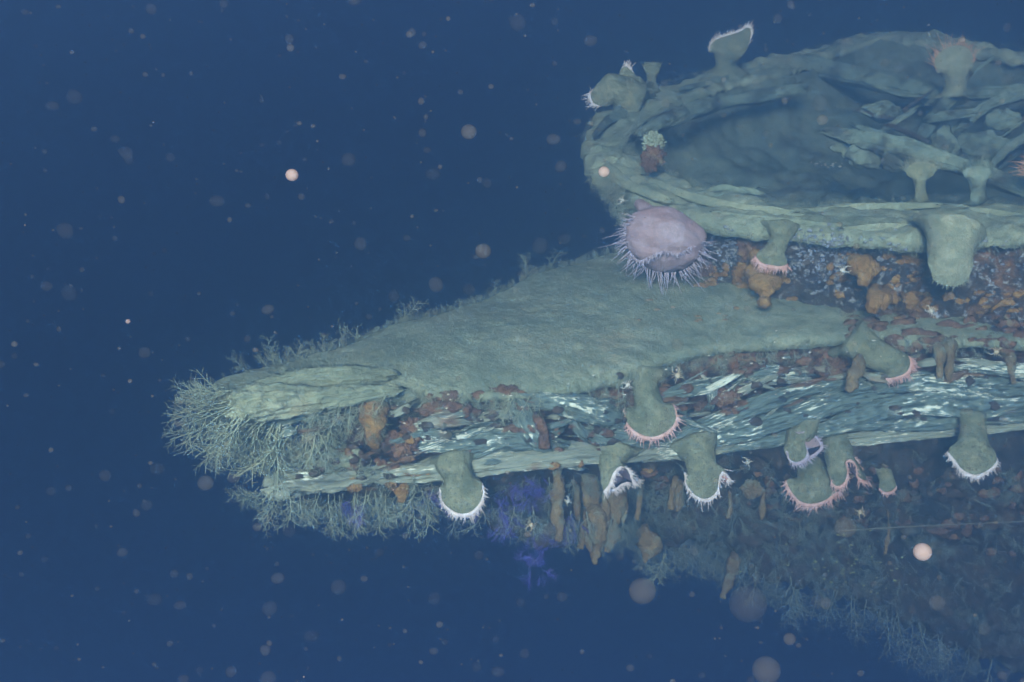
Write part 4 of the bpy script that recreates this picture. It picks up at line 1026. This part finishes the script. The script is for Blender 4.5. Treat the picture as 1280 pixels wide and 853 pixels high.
# =================================================================== CRABS
def crab(px, py, d, size, ang, label, mat=CRAB, seed=0):
    rg = random.Random(seed); s = d / FPX
    root = thing('crab', P(px, py, d), label, 'crab', 'small pale crabs on the wreck')
    c, sn = math.cos(R(ang)), math.sin(R(ang))
    X = RIGHT * c + UP * sn; Y = -RIGHT * sn + UP * c; Zv = -FWD
    o = P(px, py, d)
    V, F = ico(2)
    W = V * np.array([.30, .38, .2]); W[:, 0] *= 1 + .3 * V[:, 1]
    mesh_obj('carapace', o + (W[:, :1] * X + W[:, 1:2] * Y + W[:, 2:3] * Zv) * size * s, F, mat, root)
    def limb(name, q, r):
        q = np.array(q); pts = o + (q[:, :1] * X + q[:, 1:2] * Y + q[:, 2:3] * Zv) * size * s
        Q = resample(pts, 9); t, sd, dp = tube_frames(Q); a = np.arange(5) / 5 * 6.283
        rr = np.linspace(r, r * .45, 9) * s
        G = Q[:, None] + (np.cos(a)[None, :, None] * sd[:, None] + np.sin(a)[None, :, None] * dp[:, None]) * rr[:, None, None]
        loft(name, G, mat, root, True)
    for sd in (-1, 1):
        for k in range(4):
            yy = .22 - .16 * k; sp = .75 + rg.uniform(-.12, .12)
            limb('leg', [(sd * .22, yy, 0), (sd * .62 * sp, yy + .18 - .12 * k, .35), (sd * 1.0 * sp, yy - .1 - .26 * k + .25, -.1)], .55)
        limb('claw', [(sd * .15, .3, 0), (sd * .45, .75, .25), (sd * .22, 1.25 + rg.uniform(-.2, .2),   .1)], .8)
crab(785, 481, f_(785, 481, -.14), 8, 100, 'white crab clinging left of the large olive anemone stalk', seed=1)
crab(847, 470, f_(847, 470, -.10), 10, 20, 'tan crab with raised claws right of the large olive anemone', CRAB_T, seed=2)
crab(1053, 338, 5.44, 9, -80, 'pale crab on the crusted bulwark, left of the orange sponge', seed=3)
crab(1164, 389, 5.26, 8, 60, 'small white crab below the barrel-shaped anemone', seed=4)
crab(1246, 440, f_(1246, 440, -.08), 9, 85, 'pale crab with claws circled near the right edge of the view', CRAB_T, seed=5)
crab(664, 656, f_(664, 600, .08), 8, 150, 'tan crab on the violet coral below the planks', CRAB_T, seed=6)
crab(710, 627, f_(710, 600, .1), 6, 30, 'tiny white crab right of the long brown sponge strand', seed=7)
crab(1075, 640, f_(1075, 600, .1), 8, 200, 'pale crab in the dark below the hooked anemone', CRAB_T, seed=8)
crab(935, 578, f_(935, 578, .1), 7, 60, 'whitish crab in shadow under the plank, left of the clustered anemones', seed=9)
crab(778, 250, 6.0, 6, 120, 'tiny white crab on the shaggy rail corner', seed=10)

# =================================================================== small bits
rg = random.Random(21)
V0, F0 = ico(1)
def specks(name, label, cat, mat, spots, n, size):
    Vs, Fs, off = [], [], 0
    for i in range(n):
        (x, y, d, sx, sy) = spots[i % len(spots)]
        c = P(x + rg.gauss(0, sx), y + rg.gauss(0, sy), d + rg.uniform(-.03, .01)); r = rg.uniform(*size) * d / FPX
        Vs.append(c + V0 * r * np.array([rg.uniform(.6, 1.8), .7, rg.uniform(.4, .9)])); Fs.append(F0 + off); off += len(V0)
    tag(mesh_obj(name, np.vstack(Vs), np.vstack(Fs), mat), label, cat, kind='stuff')
specks('shell_grit', 'scattered white shell grit on the broken front face of the wreck', 'shells', SHELL,
  [(x, np.interp(x, FRONT[:, 0], FRONT[:, 1]) + h, f_(x, np.interp(x, FRONT[:, 0], FRONT[:, 1]) + h, -.05), 30, 12) for x in range(340, 1260, 60) for h in (20, 60)], 130, (.5, 1.7))
specks('yellow_specks', 'yellow-green specks of growth on the lower hull at right', 'growth', YELL, [(1040, 690, f_(1040, 600, .3), 45, 22), (1080, 715, f_(1080, 600, .42), 35, 15)], 90, (.5, 1.8))
specks('shell_grit', 'small heap of shell fragments on the silt inside the rail', 'shells', SHELL, [(1025, 208, surf(1025, 208, 6.9, 1.5), 14, 3)], 26, (.7, 2.2))
pts = []
for (cx, cy, rx, ry, n) in ((905, 315, 24, 24, 110), (1035, 325, 45, 32, 260), (1010, 300, 60, 10, 90), (1110, 315, 30, 18, 50), (1245, 330, 30, 25, 40)):
    for i in range(n):
        x, y = cx + rg.gauss(0, rx * .55), cy + rg.gauss(0, ry * .55)
        q = surf(x, y)
        if q is not None: pts.append((P(x, y, q - .004), q))
Vs, Fs, off = [], [], 0
for p, q in pts:
    r = rg.uniform(.6, 2.6) * q / FPX
    Vs.append(p + V0 * r * np.array([rg.uniform(.6, 1.7), .6, rg.uniform(.5, 1.3)])); Fs.append(F0 + off); off += len(V0)
tag(mesh_obj('pale_crust', np.vstack(Vs), np.vstack(Fs), CRUST), 'bluish-white flecked crust on the dark bulwark under the rail', 'crust', kind='stuff')
def crust(name, label, mat, zones, thick, sub=2):
    V1, F1 = ico(sub); Vs, Fs, off = [], [], 0
    for cx, cy, rx, ry, n, r0, r1 in zones:
        for i in range(n):
            x, y = cx + rg.uniform(-rx, rx), cy + rg.uniform(-ry, ry)
            q = surf(x, y)
            if q is None or q > 6.4: continue
            r = rg.uniform(r0, r1); k = 1 + .45 * fbm(V1 + rg.uniform(0, 90), 2.2, 3, i)
            W = V1 * k[:, None] * r * q / FPX
            Vs.append(P(x, y, q + .004) + W[:, :1] * rg.uniform(.8, 1.7) * RIGHT + W[:, 1:2] * rg.uniform(.5, 1.0) * UP + W[:, 2:3] * thick * FWD); Fs.append(F1 + off); off += len(V1)
    tag(mesh_obj(name, np.vstack(Vs), np.vstack(Fs), mat), label, 'crust', kind='stuff')
crust('rusty_crust', 'rust-brown crust blotched over the broken side of the wreck', RUST,
  [(460, 555, 70, 35, 70, 3, 10), (600, 505, 70, 14, 40, 3, 9), (700, 545, 60, 20, 16, 3, 7), (880, 500, 60, 20, 26, 3, 9), (1000, 455, 90, 14, 50, 3, 9), (1170, 420, 110, 26, 80, 3, 11), (900, 620, 170, 40, 60, 3, 9), (1150, 640, 130, 60, 80, 4, 12), (1120, 760, 90, 30, 30, 4, 10)], .28)
crust('orange_crust', 'ochre crust in thin blotches under the rail and along the side', ORANGE,
  [(900, 340, 30, 25, 22, 3, 8), (960, 350, 30, 25, 26, 3, 9), (1100, 350, 60, 34, 50, 3, 9), (1200, 385, 80, 20, 34, 3, 8), (860, 385, 70, 18, 12, 2, 5), (470, 545, 50, 30, 20, 3, 8), (520, 600, 60, 10, 16, 2, 6), (760, 600, 80, 20, 20, 2, 7)], .35)
crust('silt_crust', 'dull silted lumps lodged over the underside and broken side', HULLB,
  [(960, 660, 200, 50, 120, 3, 10), (1180, 700, 110, 90, 120, 4, 12), (640, 530, 160, 25, 50, 2, 7), (1000, 500, 250, 30, 60, 2, 6), (430, 575, 60, 25, 30, 3, 8)], .6)
rope = drip('line', [(1040, 665, f_(1040, 600, .12), .7), (1110, 660, f_(1110, 600, .06), .8), (1190, 656, f_(1190, 600, .05), .7), (1330, 650, f_(1300, 600, .1), .8)], ROPE, seed=2, lump=.2, m=6)
tag(rope, 'thin pale line stretched across the dark lower hull', 'line')

# =================================================================== MARINE SNOW
rg = random.Random(5)
def snow(label, mat, n, size, drange, sub):
    V1, F1 = ico(sub); Vs, Fs, off = [], [], 0
    for i in range(n):
        d = rg.uniform(*drange)
        p = P(rg.uniform(-150, 1430), rg.uniform(-130, 980), d)
        r = size[0] * (size[1] / size[0]) ** (rg.random() ** 1.7) * d / FPX
        Vs.append(p + V1 * r * np.array([1, rg.uniform(.7, 1.1), rg.uniform(.7, 1.15)]) * (1 + .16 * fbm(V1 + i * 1.3, 1.3, 2, i))[:, None]); Fs.append(F1 + off); off += len(V1)
    tag(mesh_obj('marine_snow', np.vstack(Vs), np.vstack(Fs), mat), label, 'marine snow', kind='stuff')
snow('countless faint flecks of marine snow drifting in the water', SNOW[0], 900, (1.6, 11.0), (1.2, 3.6), 2)
snow('clearer greyish flecks of marine snow drifting in the water', SNOW[1], 420, (.8, 5.0), (1.2, 3.8), 2)
snow('fine haze of the faintest specks of marine snow drifting in the water', SNOW[1], 1300, (.45, 1.9), (1.2, 4.2), 1)
snow('tiny bright points of marine snow drifting in the water', SNOW[2], 150, (.4, 1.2), (1.5, 4.2), 1)
FL = [(365, 219, 8, 2, 'bright cream flake drifting alone at upper left of the wreck'), (1153, 690, 11.5, 2, 'brightest pinkish-white flake, in front of the lower right hull'),
      (755, 215, 7, 2, 'yellowish-white flake in front of the rail corner'), (803, 739, 17, 1, 'large dim pinkish flake below the middle of the hull'),
      (958, 838, 18, 1, 'large pale flake at the bottom edge of the view'), (1057, 659, 14, 1, 'dim brownish flake at the left end of the thin line'),
      (257, 604, 10, 1, 'dim round flake left of the lowest left plank'), (586, 165, 10, 1, 'faint round flake high above the ledge, midway'),
      (604, 314, 10, 1, 'faint round flake just above the ledge skyline'), (1028, 150, 7, 1, 'grey flake inside the ring of the rail'),
      (987, 799, 8, 1, 'small grey flake above the large one at the bottom edge'), (363, 60, 5, 1, 'small grey flake near the top of the view at left'),
      (160, 402, 3, 2, 'tiny orange-white flake far left'), (423, 734, 10, 0, 'very faint round flake under the hydroid curtain'), (935, 755, 24, 0, 'broad ghostly flake below the pointed olive sponge')]
for k, (x, y, r, mi, lab) in enumerate(FL):
    V1, F1 = ico(4)
    d = 1.6 + .13 * (k % 7)
    o = mesh_obj('drifting_flake', P(x, y, d) + V1 * r * d / FPX * np.array([1, 1, .95]), F1, SNOW[mi])
    tag(o, lab, 'flake', 'larger flakes of marine snow')

# =================================================================== water (volume box)
def build_haze():
    x0, x1, y0, y1, z0, z1 = -9, 9, -5.6, 12, -6, 2.8
    V = [(x, y, z) for x in (x0, x1) for y in (y0, y1) for z in (z0, z1)]
    F = [(0, 1, 3, 2), (4, 6, 7, 5), (0, 4, 5, 1), (2, 3, 7, 6), (0, 2, 6, 4), (1, 5, 7, 3)]
    m = bpy.data.materials.new('seawater'); m.use_nodes = True
    nt = m.node_tree; nt.nodes.clear()
    out = nt.nodes.new('ShaderNodeOutputMaterial'); v = nt.nodes.new('ShaderNodeVolumePrincipled')
    v.inputs['Color'].default_value = HAZE_COLOR; v.inputs['Density'].default_value = HAZE_DENSITY
    v.inputs['Anisotropy'].default_value = 0.80
    nt.links.new(v.outputs[0], out.inputs['Volume'])
    o = mesh_obj('haze', V, F, m, smooth=False)
    tag(o, 'blue hazy seawater filling the whole view around the wreck', 'water', kind='stuff')
build_haze()
